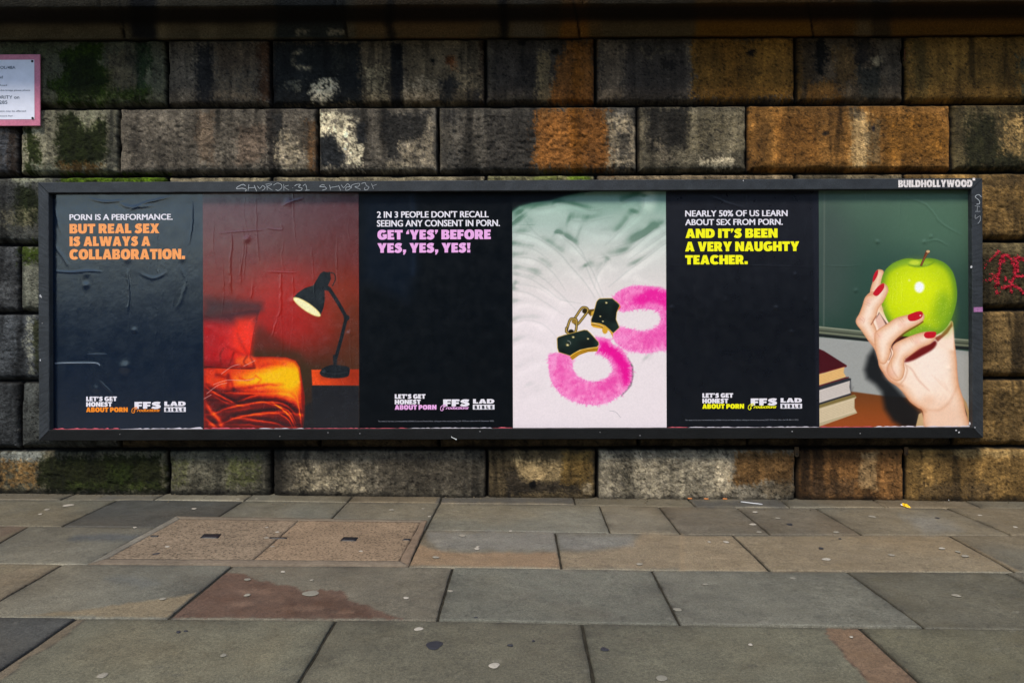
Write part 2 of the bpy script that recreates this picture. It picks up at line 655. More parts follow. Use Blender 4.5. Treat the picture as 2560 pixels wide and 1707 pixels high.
    band(w4, 760, 930, 140, 440, (118, 84, 38), .6)
    band(w4, 940, 1060, 60, 280, (36, 31, 28), .75)
    band(w4, 960, 1130, 300, 560, (54, 54, 46), .8)
    band(w4, 1140, 1335, 60, 560, (104, 92, 76), .6)
    E(*w4((1110, 250))[0], 11, 13, (164, 146, 112), f=5, na=8, s=.8)
    band(w4, 1420, 1520, 60, 560, (100, 82, 42), .6)
    band(w4, 2310, 2400, 220, 560, (66, 74, 62), .8)
    # --- second course
    band(w1, 0, 80, 860, 1180, (74, 78, 86), .8)
    band(w1, 80, 150, 800, 1200, (56, 42, 32), .85)
    F(w1((490, 700), (600, 665), (680, 760), (760, 820), (830, 710), (905, 760), (880, 900), (905, 1000), (880, 1095), (700, 1130),
         (500, 1120), (480, 900)), (32, 40, 9), f=8, na=12, ns=20, s=.97)
    F(w1((210, 800), (260, 800), (320, 940), (340, 1060), (370, 1110), (280, 1120), (320, 1210), (215, 1210), (230, 1000)), (38, 48, 12), f=4, na=10, s=.9)
    band(w1, 500, 870, 1115, 1160, (104, 70, 26), .7, f=4)
    band(w1, 690, 800, 670, 790, (150, 150, 118), .6, dap=.4)
    band(w1, 300, 500, 1130, 1190, (124, 130, 108), .6, f=4)
    band(w1, 920, 980, 700, 1180, (58, 58, 52), .6)
    band(w1, 1660, 1800, 680, 1100, (106, 84, 64), .5)
    band(w1, 1990, 2230, 800, 1120, (118, 94, 76), .5)
    band(w2, 55, 130, 660, 1190, (54, 49, 45), .8)
    F(w2((110, 690), (180, 690), (190, 800), (185, 940), (130, 930)), (44, 44, 43), f=6, na=8, s=.8)
    F(w2((190, 850), (330, 900), (410, 1080), (440, 1150), (180, 1150), (130, 1060), (130, 900)), (176, 160, 130), f=8, na=12, s=.75, dap=.3)
    band(w2, 405, 465, 760, 1160, (132, 86, 44), .7)
    band(w2, 300, 430, 780, 1000, (74, 66, 56), .6)
    F(w2((495, 660), (690, 680), (845, 730), (800, 850), (870, 950), (872, 1115), (720, 1110), (700, 1010), (600, 885), (500, 900)), (222, 208, 172), f=5, na=11, s=.95, dap=.22)
    F(w2((500, 900), (610, 885), (700, 1010), (725, 1060), (690, 1140), (505, 1140)), (40, 43, 46), f=5, na=9, s=.92)
    F(w2((810, 780), (885, 740), (890, 930), (820, 940)), (40, 42, 45), f=5, na=8, s=.88)
    F(w2((690, 670), (900, 670), (880, 740), (800, 720)), (60, 58, 54), f=6, na=8, s=.7)
    F(w2((1050, 670), (1400, 670), (1390, 880), (1190, 930), (1175, 1085), (1060, 1085), (1040, 900)), (44, 43, 41), f=7, na=11, s=.85)
    F(w2((1190, 930), (1300, 930), (1390, 860), (1430, 740), (1465, 780), (1465, 1150), (1050, 1150), (1060, 1090), (1180, 1080)), (168, 152, 124), f=7, na=12, s=.75, dap=.4)
    band(w2, 530, 870, 1140, 1168, (182, 166, 140), .8, f=3, dap=.3)
    band(w2, 1050, 1200, 1140, 1168, (160, 146, 118), .6, f=3, dap=.4)
    band(w2, 1900, 2300, 660, 1150, (64, 60, 55), .75)
    band(w2, 1520, 1680, 980, 1120, (74, 72, 68), .5)
    band(w2, 1560, 1640, 680, 760, (60, 58, 56), .6)
    F(w3((305, 640), (880, 640), (905, 850), (940, 1160), (300, 1160), (280, 960), (300, 800)), (146, 90, 36), f=9, na=15, ns=17, s=.92)
    band(w3, 600, 690, 650, 1160, (128, 76, 18), .75)
    band(w3, 760, 880, 650, 900, (142, 88, 34), .5)
    band(w3, 320, 420, 640, 760, (140, 96, 50), .5)
    band(w3, 900, 1150, 700, 1150, (164, 146, 116), .8, dap=.3)
    F(w3((990, 840), (1080, 860), (1090, 1060), (1010, 1060)), (62, 58, 52), f=6, na=9, s=.7)
    band(w3, 1230, 1590, 650, 1000, (46, 43, 38), .88)
    band(w3, 1590, 2060, 680, 1000, (126, 114, 86), .75, dap=.45)
    F(w3((1690, 1090), (1850, 1040), (1990, 1100), (2000, 1140), (1800, 1145)), (204, 188, 154), f=5, na=10, s=.9)
    band(w3, 1270, 1470, 1010, 1110, (118, 106, 88), .6, dap=.4)
    band(w3, 1270, 1360, 920, 990, (146, 130, 104), .6, dap=.4)
    band(w4, 910, 1040, 670, 1140, (196, 164, 112), .8, na=9)
    band(w4, 1040, 1140, 760, 1100, (96, 84, 62), .6)
    band(w4, 870, 1000, 640, 720, (96, 84, 66), .7)
    band(w4, 1180, 1700, 700, 1080, (124, 80, 24), .6)
    band(w4, 260, 620, 700, 1100, (118, 74, 26), .5)
    E(*w4((685, 858))[0], 8, 7, (36, 28, 20), f=4, na=3)
    E(*w4((1085, 815))[0], 4, 6, (38, 36, 52), f=3, na=2)
    F(w4((1870, 680), (2060, 700), (2150, 1000), (2400, 1060), (2400, 1150), (1860, 1140)), (40, 42, 22), f=10, na=18, s=.75)
    band(w4, 2160, 2340, 700, 1040, (178, 142, 84), .85, dap=.3)
    # --- strip just above the frame
    R(150, 420, 436, 460, (72, 98, 6), f=4, na=8, s=.95)
    R(30, 130, 441, 458, (142, 144, 118), f=4, na=6, s=.7)
    R(1215, 1485, 436, 460, (120, 116, 84), f=4, na=6, s=.8, dap=.5)
    R(1420, 1475, 434, 460, (80, 102, 20), f=5, na=8, s=.9)
    R(1325, 1400, 434, 460, (82, 92, 34), f=5, na=9, s=.6)
    # --- left of the frame
    R(38, 100, 470, 560, (32, 40, 14), f=8, na=12, s=.9)
    R(0, 90, 524, 566, (142, 134, 104), f=8, na=12, s=.7, dap=.4)
    R(0, 40, 462, 505, (52, 53, 54), f=8, na=10, s=.7)
    R(50, 110, 612, 660, (58, 76, 12), f=8, na=14, s=.9)
    R(60, 100, 660, 760, (132, 132, 116), f=8, na=12, s=.7, dap=.4)
    R(66, 84, 790, 935, (158, 158, 136), f=5, na=9, s=.7, dap=.4)
    R(84, 100, 800, 930, (48, 52, 30), f=5, na=9, s=.8)
    # --- right of the frame
    R(2450, 2570, 600, 640, (104, 92, 62), f=6, na=10, s=.7)
    R(2450, 2570, 650, 740, (66, 58, 36), f=10, na=14, s=.6)
    R(2450, 2560, 440, 470, (70, 56, 34), f=8, na=10, s=.6)
    # --- lowest course
    R(0, 110, 1125, 1154, (132, 136, 130), f=6, na=10, s=.8)
    R(0, 96, 1152, 1215, (142, 106, 58), f=8, na=12, s=.85, dap=.3)
    F([(100, 1150), (200, 1138), (400, 1140), (410, 1225), (120, 1232), (96, 1200)], (34, 38, 12), f=8, na=13, s=.93)
    R(170, 400, 1203, 1228, (60, 72, 26), f=6, na=10, s=.65, dap=.4)
    R(270, 330, 1160, 1205, (44, 58, 12), f=7, na=10, s=.7)
    R(428, 470, 1148, 1215, (92, 94, 52), f=6, na=12, s=.7, dap=.5)
    R(570, 650, 1146, 1215, (92, 96, 50), f=6, na=12, s=.75, dap=.5)
    R(735, 915, 1165, 1225, (172, 158, 128), f=10, na=16, s=.7, dap=.4)
    R(940, 1180, 1135, 1225, (72, 66, 56), f=12, na=16, s=.6)
    R(1292, 1405, 1156, 1204, (176, 150, 104), f=8, na=12, s=.85)
    F([(1266, 1180), (1290, 1172), (1310, 1204), (1390, 1205), (1440, 1170), (1448, 1228), (1268, 1236)], (54, 47, 38), f=7, na=10, s=.85)
    R(1405, 1482, 1128, 1210, (126, 98, 48), f=8, na=10, s=.8)
    E(1331, 1211, 10, 9, (14, 12, 11), f=3, na=2)
    R(1460, 1478, 1205, 1228, (160, 146, 120), f=4, na=7, s=.7, dap=.4)
    R(1500, 1830, 1130, 1238, (172, 160, 132), f=12, na=16, s=.6, dap=.5)
    R(1790, 1832, 1140, 1235, (190, 174, 144), f=8, na=9, s=.6)
    R(1835, 1988, 1128, 1210, (118, 82, 40), f=8, na=12, s=.85)
    R(1900, 1985, 1200, 1240, (106, 90, 66), f=8, na=12, s=.6)
    R(2150, 2190, 1132, 1220, (170, 140, 96), f=7, na=10, s=.75)
    R(2020, 2140, 1200, 1240, (84, 64, 44), f=9, na=12, s=.6)
    R(2380, 2560, 1124, 1140, (166, 138, 88), f=5, na=7, s=.7)
    R(2300, 2480, 1205, 1245, (84, 68, 46), f=9, na=14, s=.6)
    # run-off variation over everything
    st2 = fbm(pt.x / 17 + 60, pt.y / 160, 4, 0.6)
    pt.c *= (1 + .55 * st2)[:, None]
    bl = fbm(pt.x / 33 + 9, pt.y / 26, 4, 0.6)
    pt.c *= (1 + .45 * bl)[:, None]
    pt.c *= np.array([.90, .885, .86])
    lum = (pt.c @ np.array([.3, .6, .1]))[:, None]
    pt.c = lum + (pt.c - lum) * .93
    pt.c *= (np.clip(lum, 4, 255) / 84) ** .20
    # ragged darker line where the wall meets the pavement
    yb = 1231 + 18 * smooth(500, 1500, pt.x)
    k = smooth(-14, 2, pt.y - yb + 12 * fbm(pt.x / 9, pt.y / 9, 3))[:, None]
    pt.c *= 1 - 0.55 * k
    # pits and dark pores
    po = fbm(pt.x / 5.2 + 50, pt.y / 4.4, 3, 0.7)
    pt.c *= (1 - 0.50 * smooth(0.12, 0.26, po) + 0.26 * smooth(0.10, 0.26, -po))[:, None]


pt, P, WX, WZ, WH, fieldd, bid = build_wall()
GRAIN = 2.2
paint_wall(pt)
GRAIN = 0.0
mort = smooth(0.009, 0.001, fieldd.ravel())[:, None]          # soot-black pointing
pt.c = pt.c * (1 - mort) + np.array([17, 15, 13]) * mort
grn = pt.c[:, 1] / (pt.c[:, 0] + 1)
moss = smooth(1.10, 1.26, grn) * (mort[:, 0] < .5)
P.reshape(-1, 3)[:, 1] -= moss * (.004 + .020 * np.clip(fbm(pt.x / 5, pt.y / 5, 3, .7) + .12, 0, 1))       # moss stands proud of the stone
pt.c *= (1 + .9 * moss * fbm(pt.x / 4.5 + 30, pt.y / 4.5, 3, .7))[:, None]
wall = empty('stone_wall', (0, 0.05, 0), 'soot-stained wall of rusticated sandstone blocks with green moss and orange iron streaks', 'wall')
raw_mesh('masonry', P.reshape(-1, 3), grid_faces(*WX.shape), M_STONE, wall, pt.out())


def wall_h(x, z):
    j = np.clip(np.round((x - WX[0, 0]) / 0.008).astype(int), 0, WX.shape[1] - 1)
    i = np.clip(np.round((WZ[0, 0] - z) / 0.008).astype(int), 0, WX.shape[0] - 1)
    return WH[i, j]


def build_cornice():
    xs = np.arange(-7.6, 7.61, 0.012)
    prof = [(-0.03, -0.004), (0.006, 0.0)]
    for t in np.linspace(0, 1, 16):
        th = t * math.pi / 2
        prof.append((0.008 + 0.085 * (1 - math.cos(th)), 0.002 + 0.070 * math.sin(th)))
    prof += [(0.13, 0.076), (0.18, 0.080), (0.24, 0.083), (0.292, 0.085), (0.300, 0.092), (0.302, 0.20), (0.30, 0.27), (0.28, 0.30), (0.03, 0.36), (0.02, 0.5), (0.02, 1.0), (-0.3, 1.0)]
    prof = [(-0.4, -0.004)] + prof
    prof = np.array(prof)
    X, K = np.meshgrid(xs, np.arange(len(prof)))
    O, U = prof[K, 0], prof[K, 1]
    jx = [float(on_wall(p, 60)[0]) for p in (-420, 312, 868, 1449, 2033, 2640)]
    n = 0.006 * 2 * fbm(X * 8, U * 30 + 3, 3) + 0.003 * fbm(X * 50, U * 80, 3)
    for j in jx:
        n = n - 0.02 * smooth(0.010, 0.002, np.abs(X - j - 0.02 * fbm(U * 12, U * 3, 2)))
    Y = -(O + n)
    Z = JZ[0] + 0.004 + U + 0.003 * fbm(X * 6, U, 2)
    P = np.stack([X, Y, Z], -1)
    px, py = proj(P)
    c = Paint(px, py, (80, 70, 54))
    mid = np.clip((px.ravel() - 900) / 1100, 0, 1)[:, None]
    c.c[:] = np.array([92, 84, 66]) * (1 - mid) + np.array([104, 74, 36]) * mid
    c.c *= (1 + 0.4 * fbm(c.x / 60, c.y / 40, 4))[:, None]
    for (a, b, col, s) in [(322, 392, (26, 28, 32), .95), (395, 420, (130, 118, 92), .6), (690, 865, (40, 46, 48), .9), (500, 545, (124, 114, 90), .5),
                           (890, 1200, (104, 80, 50), .7), (965, 985, (34, 30, 26), .9), (1250, 1268, (26, 24, 22), .9), (1280, 1360, (100, 92, 78), .7),
                           (1400, 1470, (136, 90, 36), .8), (1500, 1740, (86, 76, 56), .7), (1740, 2030, (124, 86, 30), .8),
                           (2140, 2180, (110, 98, 76), .7), (2180, 2230, (56, 50, 40), .7), (2230, 2560, (112, 78, 30), .7)]:
        c.rect(a, b, -60, 100, col, f=10, na=12, ns=30, s=s)
    for (a, b) in [(740, 775), (820, 865)]:
        c.rect(a, b, 74, 90, (165, 156, 132), f=4, na=6, s=.7, dap=.4)
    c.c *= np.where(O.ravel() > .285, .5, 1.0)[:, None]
    soot = smooth(.03, .12, O.ravel()) * (O.ravel() < .29)          # soot, and shade painted in under the moulding
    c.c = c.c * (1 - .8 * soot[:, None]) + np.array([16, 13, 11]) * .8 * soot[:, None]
    for j in (312, 868, 1449, 2033):
        c.stroke([(j - 14, 10), (j - 6, 50), (j, 96)], 4, (12, 11, 10), f=2, s=.9)
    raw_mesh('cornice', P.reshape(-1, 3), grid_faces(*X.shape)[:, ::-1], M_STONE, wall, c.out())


build_cornice()

# red spray scribble on the stone right of the frame
g = crop(2440, 600, 9.8)
strokes = [(g((300, 530), (370, 450), (450, 370), (540, 270)), 0.5), (g((600, 540), (590, 420), (690, 370), (800, 430), (880, 560), (920, 700), (930, 880)), 1.0),
           (g((590, 500), (560, 640), (530, 800), (510, 960), (540, 1100)), .7), (g((590, 440), (680, 520), (620, 500)), 1.2),
           (g((1060, 480), (970, 420), (930, 450), (980, 560), (990, 700), (970, 800)), 1.0), (g((1000, 420), (1100, 460), (1180, 500)), .9),
           (g((930, 890), (1050, 895), (1180, 880)), 1.1), (g((700, 900), (700, 1000)), .8), (g((770, 1000), (830, 1050), (870, 1000), (900, 900)), .9),
           (g((600, 1170), (720, 1160), (840, 1110), (950, 1130), (1060, 1210), (1180, 1330)), 1.0), (g((820, 1230), (850, 1270)), 1.2),
           (g((470, 1250), (510, 1340)), .7), (g((200, 560), (200, 680)), .25), (g((320, 830), (420, 900), (300, 980), (190, 1000)), .3),
           (g((430, 820), (460, 1000), (480, 1160)), .35)]
mb = MB()
for (pts, den) in strokes:
    pts = spline(pts, False, 8)
    for k in range(len(pts) - 1):
        L = math.hypot(pts[k + 1][0] - pts[k][0], pts[k + 1][1] - pts[k][1])
        for q in range(max(1, int(L * 5.0 * den))):
            t = random.random()
            a = pts[k][0] + (pts[k + 1][0] - pts[k][0]) * t + random.gauss(0, 2.1)
            b = pts[k][1] + (pts[k + 1][1] - pts[k][1]) * t + random.gauss(0, 2.1)
            c = on_wall(a, b)
            r = random.uniform(.0010, .0040)
            n = random.choice([5, 6, 7])
            vs = []
            for e in range(n):
                an = e / n * 2 * math.pi + random.random() * .5
                x, z = c[0] + r * math.cos(an) * random.uniform(.6, 1.4), c[2] + r * math.sin(an) * random.uniform(.6, 1.3)
                vs.append((x, float(wall_h(np.array(x), np.array(z))) - 0.0026 - 0.001 * random.random(), z))
            mb.add(vs, [tuple(range(n))])
mb.build('spray_scribble', surface('red_spray_paint', .6, .3, color=(205, 24, 52), speckle=[(260, .35, 1.2, 3, .35, .65)]), wall)

# ------------------------------------------------------------------ pavement
ROW_PX = [
    [(0, 1229), (400, 1232), (850, 1237), (1100, 1241), (1500, 1245), (2560, 1251)],
    [(0, 1248.5), (380, 1249), (1099, 1257), (1433, 1261), (1710, 1267), (2560, 1270)],
    [(0, 1314), (392, 1317), (1064, 1323), (1710, 1335), (2560, 1337)],
    [(0, 1408), (571, 1413), (850, 1414), (1710, 1425), (2560, 1430)],
    [(0, 1542.5), (837, 1549), (1095, 1550.6), (1700, 1561), (2312, 1569), (2560, 1573)],
]


class Row:
    def __init__(self, pts=None, y=None):
        if pts is None:
            self.x, self.y = np.array([-9.0, 9.0]), np.array([y, y])
        else:
            a = np.array(pts, float)
            g = on_ground(a[:, 0], a[:, 1])
            self.x, self.y = g[:, 0], g[:, 1]

    def at(self, x):
        return np.interp(x, self.x, self.y)


ROWS = [Row(p) for p in ROW_PX]
ROWS[0] = Row(y=0.07)
Y4 = float(ROWS[4].y.mean())
ROWS += [Row(y=Y4 - 0.66), Row(y=Y4 - 1.33), Row(y=Y4 - 2.0), Row(y=Y4 - 2.6)]
JOINTS = {
    0: [((196, 1231), (151, 1248)), ((420, 1231), (384, 1249)), ((640, 1232), (612, 1250)), ((883, 1238), (868, 1254)), ((1105, 1240), (1099, 1257)),
        ((1434, 1243), (1438, 1261)), ((1720, 1248), (1741, 1267)), ((1949, 1248), (1975, 1268)), ((2182, 1249), (2214, 1269)), ((2408, 1250), (2457, 1270))],
    1: [((296, 1249), (157, 1314)), ((612, 1250), (505, 1318)), ((868, 1254), (805, 1320)), ((1099, 1257), (1064, 1323)), ((1499, 1265), (1525, 1331)),
        ((1648, 1268), (1701, 1334)), ((1841, 1268), (1926, 1336)), ((2039, 1269), (2155, 1336)), ((2365, 1270), (2529, 1337))],
    2: [((73, 1314), (-90, 1408)), ((392, 1317), (222, 1410)), ((1064, 1323), (1019, 1415)), ((1387, 1329), (1404, 1421)), ((1830, 1336), (1926, 1427)),
        ((2373, 1337), (2540, 1430))],
    3: [((157, 1410), (-75, 1543)), ((582, 1413), (420, 1545)), ((1132, 1418), (1094, 1551)), ((1628, 1424), (1699, 1561)), ((2116, 1428), (2312, 1569)),
        ((2514, 1430), (2780, 1575))],
    4: [((192, 1544), (-70, 1722)), ((841, 1549), (738, 1722)), ((1454, 1557), (1488, 1722)), ((2147, 1567), (2318, 1722))],
}
SLABCOL = {(1, 0): (97, 94, 83), (1, 1): (66, 66, 63), (1, 2): (96, 95, 87), (1, 3): (95, 93, 85), (4, 0): (64, 64, 62), (3, 3): (95, 94, 85), (3, 4): (98, 96, 87), (3, 5): (88, 84, 72),
           (2, 1): (94, 94, 88), (3, 1): (98, 96, 87), (3, 2): (100, 94, 82), (4, 1): (94, 91, 77), (4, 2): (93, 89, 75), (4, 3): (94, 91, 77), (4, 4): (90, 86, 70), (1, 8): (98, 94, 84), (1, 6): (96, 89, 78), (1, 7): (94, 87, 76)}


def build_pavement():
    Vs, Fs, n0 = [], [], 0
    cols = []
    for k in range(len(ROWS) - 1):
        top, bot = ROWS[k], ROWS[k + 1]
        js = []
        for (a, b) in JOINTS.get(k, []):
            ga, gb = on_ground(*map(float, a)), on_ground(*map(float, b))
            js.append((float(ga[0]), float(gb[0])))
        if not js:
            x = -0.4 + random.random() * .5
            js = [(x, x)]
        nrefl = 0
        while min(js[0]) > -8.6:
            w = random.uniform(.75, 1.15)
            js.insert(0, (js[0][0] - w, js[0][0] - w + (js[0][1] - js[0][0]) * .5))
            nrefl += 1
        while max(js[-1]) < 8.6:
            w = random.uniform(.75, 1.15)
            js.append((js[-1][0] + w, js[-1][0] + w + (js[-1][1] - js[-1][0]) * .5))
        for i in range(len(js) - 1):
            key = (k, i - nrefl + 1)           # 0 = the slab cut by the left edge of the measured strip
            if key == (2, 2):
                continue                        # the inspection cover sits here
            (a0, a1), (b0, b1) = js[i], js[i + 1]
            near = k <= 4 and min(a0, a1) < 4 and max(b0, b1) > -4
            res = 0.011 if near else 0.05
            nu = max(4, int((b0 - a0) / res))
            nv = max(4, int(abs(float(top.at(0) - bot.at(0))) / res))
            g = random.choice([.0025, .0035, .0045, .006])
            u = np.concatenate([[0, .0], np.linspace(0, 1, nu), [1, 1]])
            v = np.concatenate([[0, .0], np.linspace(0, 1, nv), [1, 1]])
            U, Vv = np.meshgrid(u, v)
            b_in = 0.005
            ins_u = np.concatenate([[g, g + .0005], np.full(nu, 0.0), [-g - .0005, -g]])
            ins_v = np.concatenate([[g, g + .0005], np.full(nv, 0.0), [-g - .0005, -g]])
            # inner lines run from g+b_in to 1-(g+b_in)
            wide, deep = (b0 - a0), float(top.at(0) - bot.at(0))
            mu, mv = (g + b_in) / wide, (g + b_in) / max(deep, .05)
            u2 = np.concatenate([[g / wide, (g + .0012) / wide], np.linspace(mu, 1 - mu, nu), [1 - (g + .0012) / wide, 1 - g / wide]])
            v2 = np.concatenate([[g / deep, (g + .0012) / deep], np.linspace(mv, 1 - mv, nv), [1 - (g + .0012) / deep, 1 - g / deep]])
            U, Vv = np.meshgrid(u2, v2)
            dz_u = np.concatenate([[-.035, -.0035], np.zeros(nu), [-.0035, -.035]])
            dz_v = np.concatenate([[-.035, -.0035], np.zeros(nv), [-.0035, -.035]])
            DZ = np.minimum(dz_u[None, :], dz_v[:, None])
            XT = a0 + (b0 - a0) * U
            XB = a1 + (b1 - a1) * U
            X = XT + (XB - XT) * Vv
            YT, YB = top.at(X), bot.at(X)
            Y = YT + (YB - YT) * Vv
            # worn, slightly wandering edges
            ex = np.exp(-np.minimum(U, 1 - U) * wide / .03)
            ey = np.exp(-np.minimum(Vv, 1 - Vv) * deep / .03)
            X = X + ex * .006 * fbm(Y * 14 + i, Y * 3 + k * 5, 3) 
            Y = Y + ey * .005 * fbm(X * 14 + k, X * 3 + i * 5, 3)
            tilt = RNG.uniform(-.0016, .0016, 3)
            Z = gz(X) + DZ + tilt[0] + tilt[1] * (U - .5) * 2 + tilt[2] * (Vv - .5) * 2 + .0022 * fbm(X * 5, Y * 5, 3)
            # corner wear
            Z = Z - .003 * ex * ey
            ny, nx = X.shape
            Vs.append(np.stack([X, Y, Z], -1).reshape(-1, 3))
            Fs.append(grid_faces(ny, nx)[:, ::-1] + n0)
            n0 += ny * nx
            c = SLABCOL.get(key)
            if c is None:
                r = RNG.rand()
                c = np.array([96, 94, 85]) * (1 - r) + np.array([102, 95, 82]) * r
                c = c * RNG.uniform(.93, 1.07)
            cc = np.empty((ny * nx, 3))
            cc[:] = c
            # pale worn lip along the front edge of some slabs, dirt in the others
            lip = (np.exp(-(1 - Vv) * deep / .012) * (1.0 if k in (2, 0) else .35)).reshape(-1, 1)
            cc = cc * (1 + .35 * lip)
            dirt = (np.exp(-np.minimum(np.minimum(U, 1 - U) * wide, Vv * deep) / .035)).reshape(-1, 1)
            nn = fbm(X * 9, Y * 9 + 3, 3).reshape(-1, 1)
            cc = cc * (1 - .30 * dirt * np.clip(.6 + 2.2 * nn, 0, 1))
            cols.append(cc)
    V = np.concatenate(Vs)
    F = np.concatenate(Fs)
    px, py = proj(V)
    ok = V[:, 1] > -4.4
    px = np.where(ok, px, 9e4 + V[:, 0])
    pt = Paint(px, py, 0)
    pt.c[:] = np.concatenate(cols)
    pt.c *= np.array([1.0, .99, .945]) * .94
    xw, yw = V[:, 0], V[:, 1]
    n = fbm(xw * 2.2, yw * 2.2, 4)
    pt.c *= (1 + .34 * n)[:, None]
    warm = smooth(-.12, .2, fbm(xw * 1.3 + 9, yw * 1.3, 3))[:, None]
    pt.c *= 1 + warm * np.array([.05, .0, -.06])
    L, C, R = crop(0, 1067, 2.45), crop(850, 1067, 2.45), crop(1700, 1067, 2.45)
    F_ = pt.fill
    F_(C((480, 720), (540, 740), (600, 755), (760, 768), (1330, 770), (1355, 862), (420, 850), (450, 780)), (122, 98, 72), f=5, na=5, ns=40, s=.8)
    F_(C((1345, 765), (1540, 762), (1700, 745), (1820, 690), (1850, 650), (2107, 655), (2107, 875), (1360, 866)), (118, 102, 78), f=9, na=6, ns=40, s=.75)
    F_(R((0, 664), (320, 668), (555, 885), (0, 878)), (126, 108, 82), f=3, s=.7)
    F_(R((330, 670), (1650, 664), (2090, 885), (570, 890)), (122, 104, 78), f=3, s=.6)
    F_(C((530, 640), (1310, 645), (1330, 760), (620, 750), (530, 700)), (108, 107, 102), f=8, na=6, s=.5)
    F_(C((1345, 660), (1790, 670), (1800, 730), (1560, 750), (1350, 750)), (107, 106, 101), f=9, na=6, s=.5)
    F_(L((1385, 895), (1490, 900), (1560, 930), (1700, 965), (1800, 975), (1850, 1005), (1960, 995), (2107, 1005)) +
       C((50, 1055), (150, 1090), (230, 1120), (330, 1160), (380, 1174)) + L((1040, 1167)), (80, 60, 47), f=1.6, na=6, ns=12, s=.94)
    F_(L((1750, 1050), (2107, 1060), (2300, 1165), (1750, 1160)), (66, 48, 36), f=9, na=16, ns=14, s=.75)
    for (x_, y_, a_, b_) in [(640, 1480, 40, 8), (600, 1510, 30, 6), (760, 1520, 50, 7), (860, 1530, 30, 5), (690, 1500, 20, 4)]:
        pt.ell(x_, y_, a_, b_, (112, 88, 70), f=6, na=9, ns=10, s=.5)
    F_(L((150, 1155), (640, 1100), (1190, 1020), (1150, 1060), (1030, 1166)), (112, 98, 74), f=4, na=5, s=.85)
    F_(L((0, 1490), (470, 1177), (525, 1180), (440, 1240), (415, 1270), (300, 1350), (140, 1430), (110, 1480), (20, 1540), (-60, 1600), (-100, 1568)), (94, 82, 64), f=2, na=3, ns=14, s=.92)
    S = pt.stroke
    S(L((525, 1180), (440, 1240), (415, 1270), (300, 1350), (140, 1430), (110, 1480), (20, 1540)), 2.0, (58, 52, 42), f=1.2, s=.8)
    F_(R((905, 1232), (895, 1275), (985, 1355), (1020, 1420), (1090, 1480), (1165, 1575), (1480, 1575), (1100, 1235)), (102, 80, 60), f=1.4, na=5, ns=11, s=.92)
    S(R((905, 1232), (895, 1275), (985, 1355), (1020, 1420), (1090, 1480), (1165, 1575)), 2.6, (70, 52, 40), f=1.2, s=.8)
    F_(L((0, 610), (175, 610), (0, 675)), (84, 70, 56), f=3, na=3, s=.9)
    F_(L((0, 838), (380, 845), (330, 860), (120, 872), (0, 900)), (98, 88, 68), f=3, na=3, s=.85)
    F_(L((470, 665), (700, 655), (860, 665), (850, 685), (600, 692), (420, 690)), (66, 68, 68), f=8, na=6, s=.7)
    F_(L((640, 930), (820, 905), (980, 960), (880, 985)), (86, 86, 80), f=12, na=8, s=.6)
    F_(R((1350, 540), (1560, 545), (1750, 640), (1500, 655)), (112, 111, 106), f=14, na=10, s=.5)
    F_(C((610, 425), (1430, 432), (1430, 470), (590, 462)), (66, 64, 60), f=6, na=6, s=.7)
    F_(R((60, 448), (600, 448), (660, 488), (100, 490)), (62, 60, 56), f=6, na=6, s=.8)
    F_(L((640, 425), (1000, 425), (1000, 440), (600, 440)), (72, 70, 66), f=6, na=6, s=.6)
    # small scuffs, drips and grime
    rs = np.random.RandomState(77)
    for _ in range(150):
        x, y = rs.uniform(0, 2560), 1250 + 457 * rs.rand() ** .8
        k = .25 + .75 * (y - 1230) / 470
        dark = rs.rand() < .6
        pt.ell(x, y, rs.uniform(2, 16) * k, rs.uniform(1, 5) * k, (56, 54, 50) if dark else (138, 132, 118), f=2.5 * k + .8, na=3 * k, ns=6, s=rs.uniform(.10, .35))
    g1 = fbm(xw * 14, yw * 14 + 8, 4, .65)
    pt.c *= (1 + .16 * g1)[:, None]
    pits = fbm(xw * 45 + 3, yw * 45, 2)
    pt.c *= (1 - .10 * smooth(.18, .30, pits))[:, None]
    ob = raw_mesh('pavement', V, F, M_SLAB, None, pt.out())
    ob['kind'] = 'structure'
    return ob


pavement = build_pavement()
# bed of dirty mortar under the slabs, then road
bx = np.array([-9.0, 9.0])
V = [(-9, .09, gz(-9) - .0085), (9, .09, gz(9) - .0085), (9, -4.75, gz(9) - .0085), (-9, -4.75, gz(-9) - .0085)]
bed = raw_mesh('pavement_bed', V, [(3, 2, 1, 0)], M_JOINT)
bed['kind'] = 'structure'

# gum trodden flat on the slabs: (x, y, half width) in the three measured strips
GUM_L = [(290, 507, 18), (422, 480, 28), (250, 535, 12), (1187, 502, 14), (1025, 735, 17), (1697, 646, 15), (1635, 618, 10), (1670, 734, 14),
         (1733, 889, 15), (1907, 940, 12), (997, 1054, 18), (1513, 1032, 20), (627, 1523, 32), (1570, 440, 10), (1460, 442, 12), (825, 617, 12), (1632, 682, 18)]
GUM_C = [(508, 502, 11), (318, 509, 16), (750, 665, 22), (842, 736, 12), (840, 748, 18), (587, 800, 20), (127, 763, 14), (185, 835, 18),
         (676, 1007, 17), (405, 1048, 17), (1835, 842, 20), (480, 1238, 26), (945, 1465, 35), (548, 550, 10), (1045, 638, 11)]
GUM_R = [(600, 560, 14), (445, 597, 20), (483, 645, 15), (958, 645, 18), (1178, 549, 22), (1835, 542, 12), (2055, 615, 14), (462, 522, 16),
         (282, 706, 18), (180, 706, 10), (1602, 745, 18), (1700, 765, 15), (1745, 790, 22), (900, 812, 25), (1295, 785, 18), (1688, 1033, 24), (433, 1335, 14), (1048, 1288, 12)]
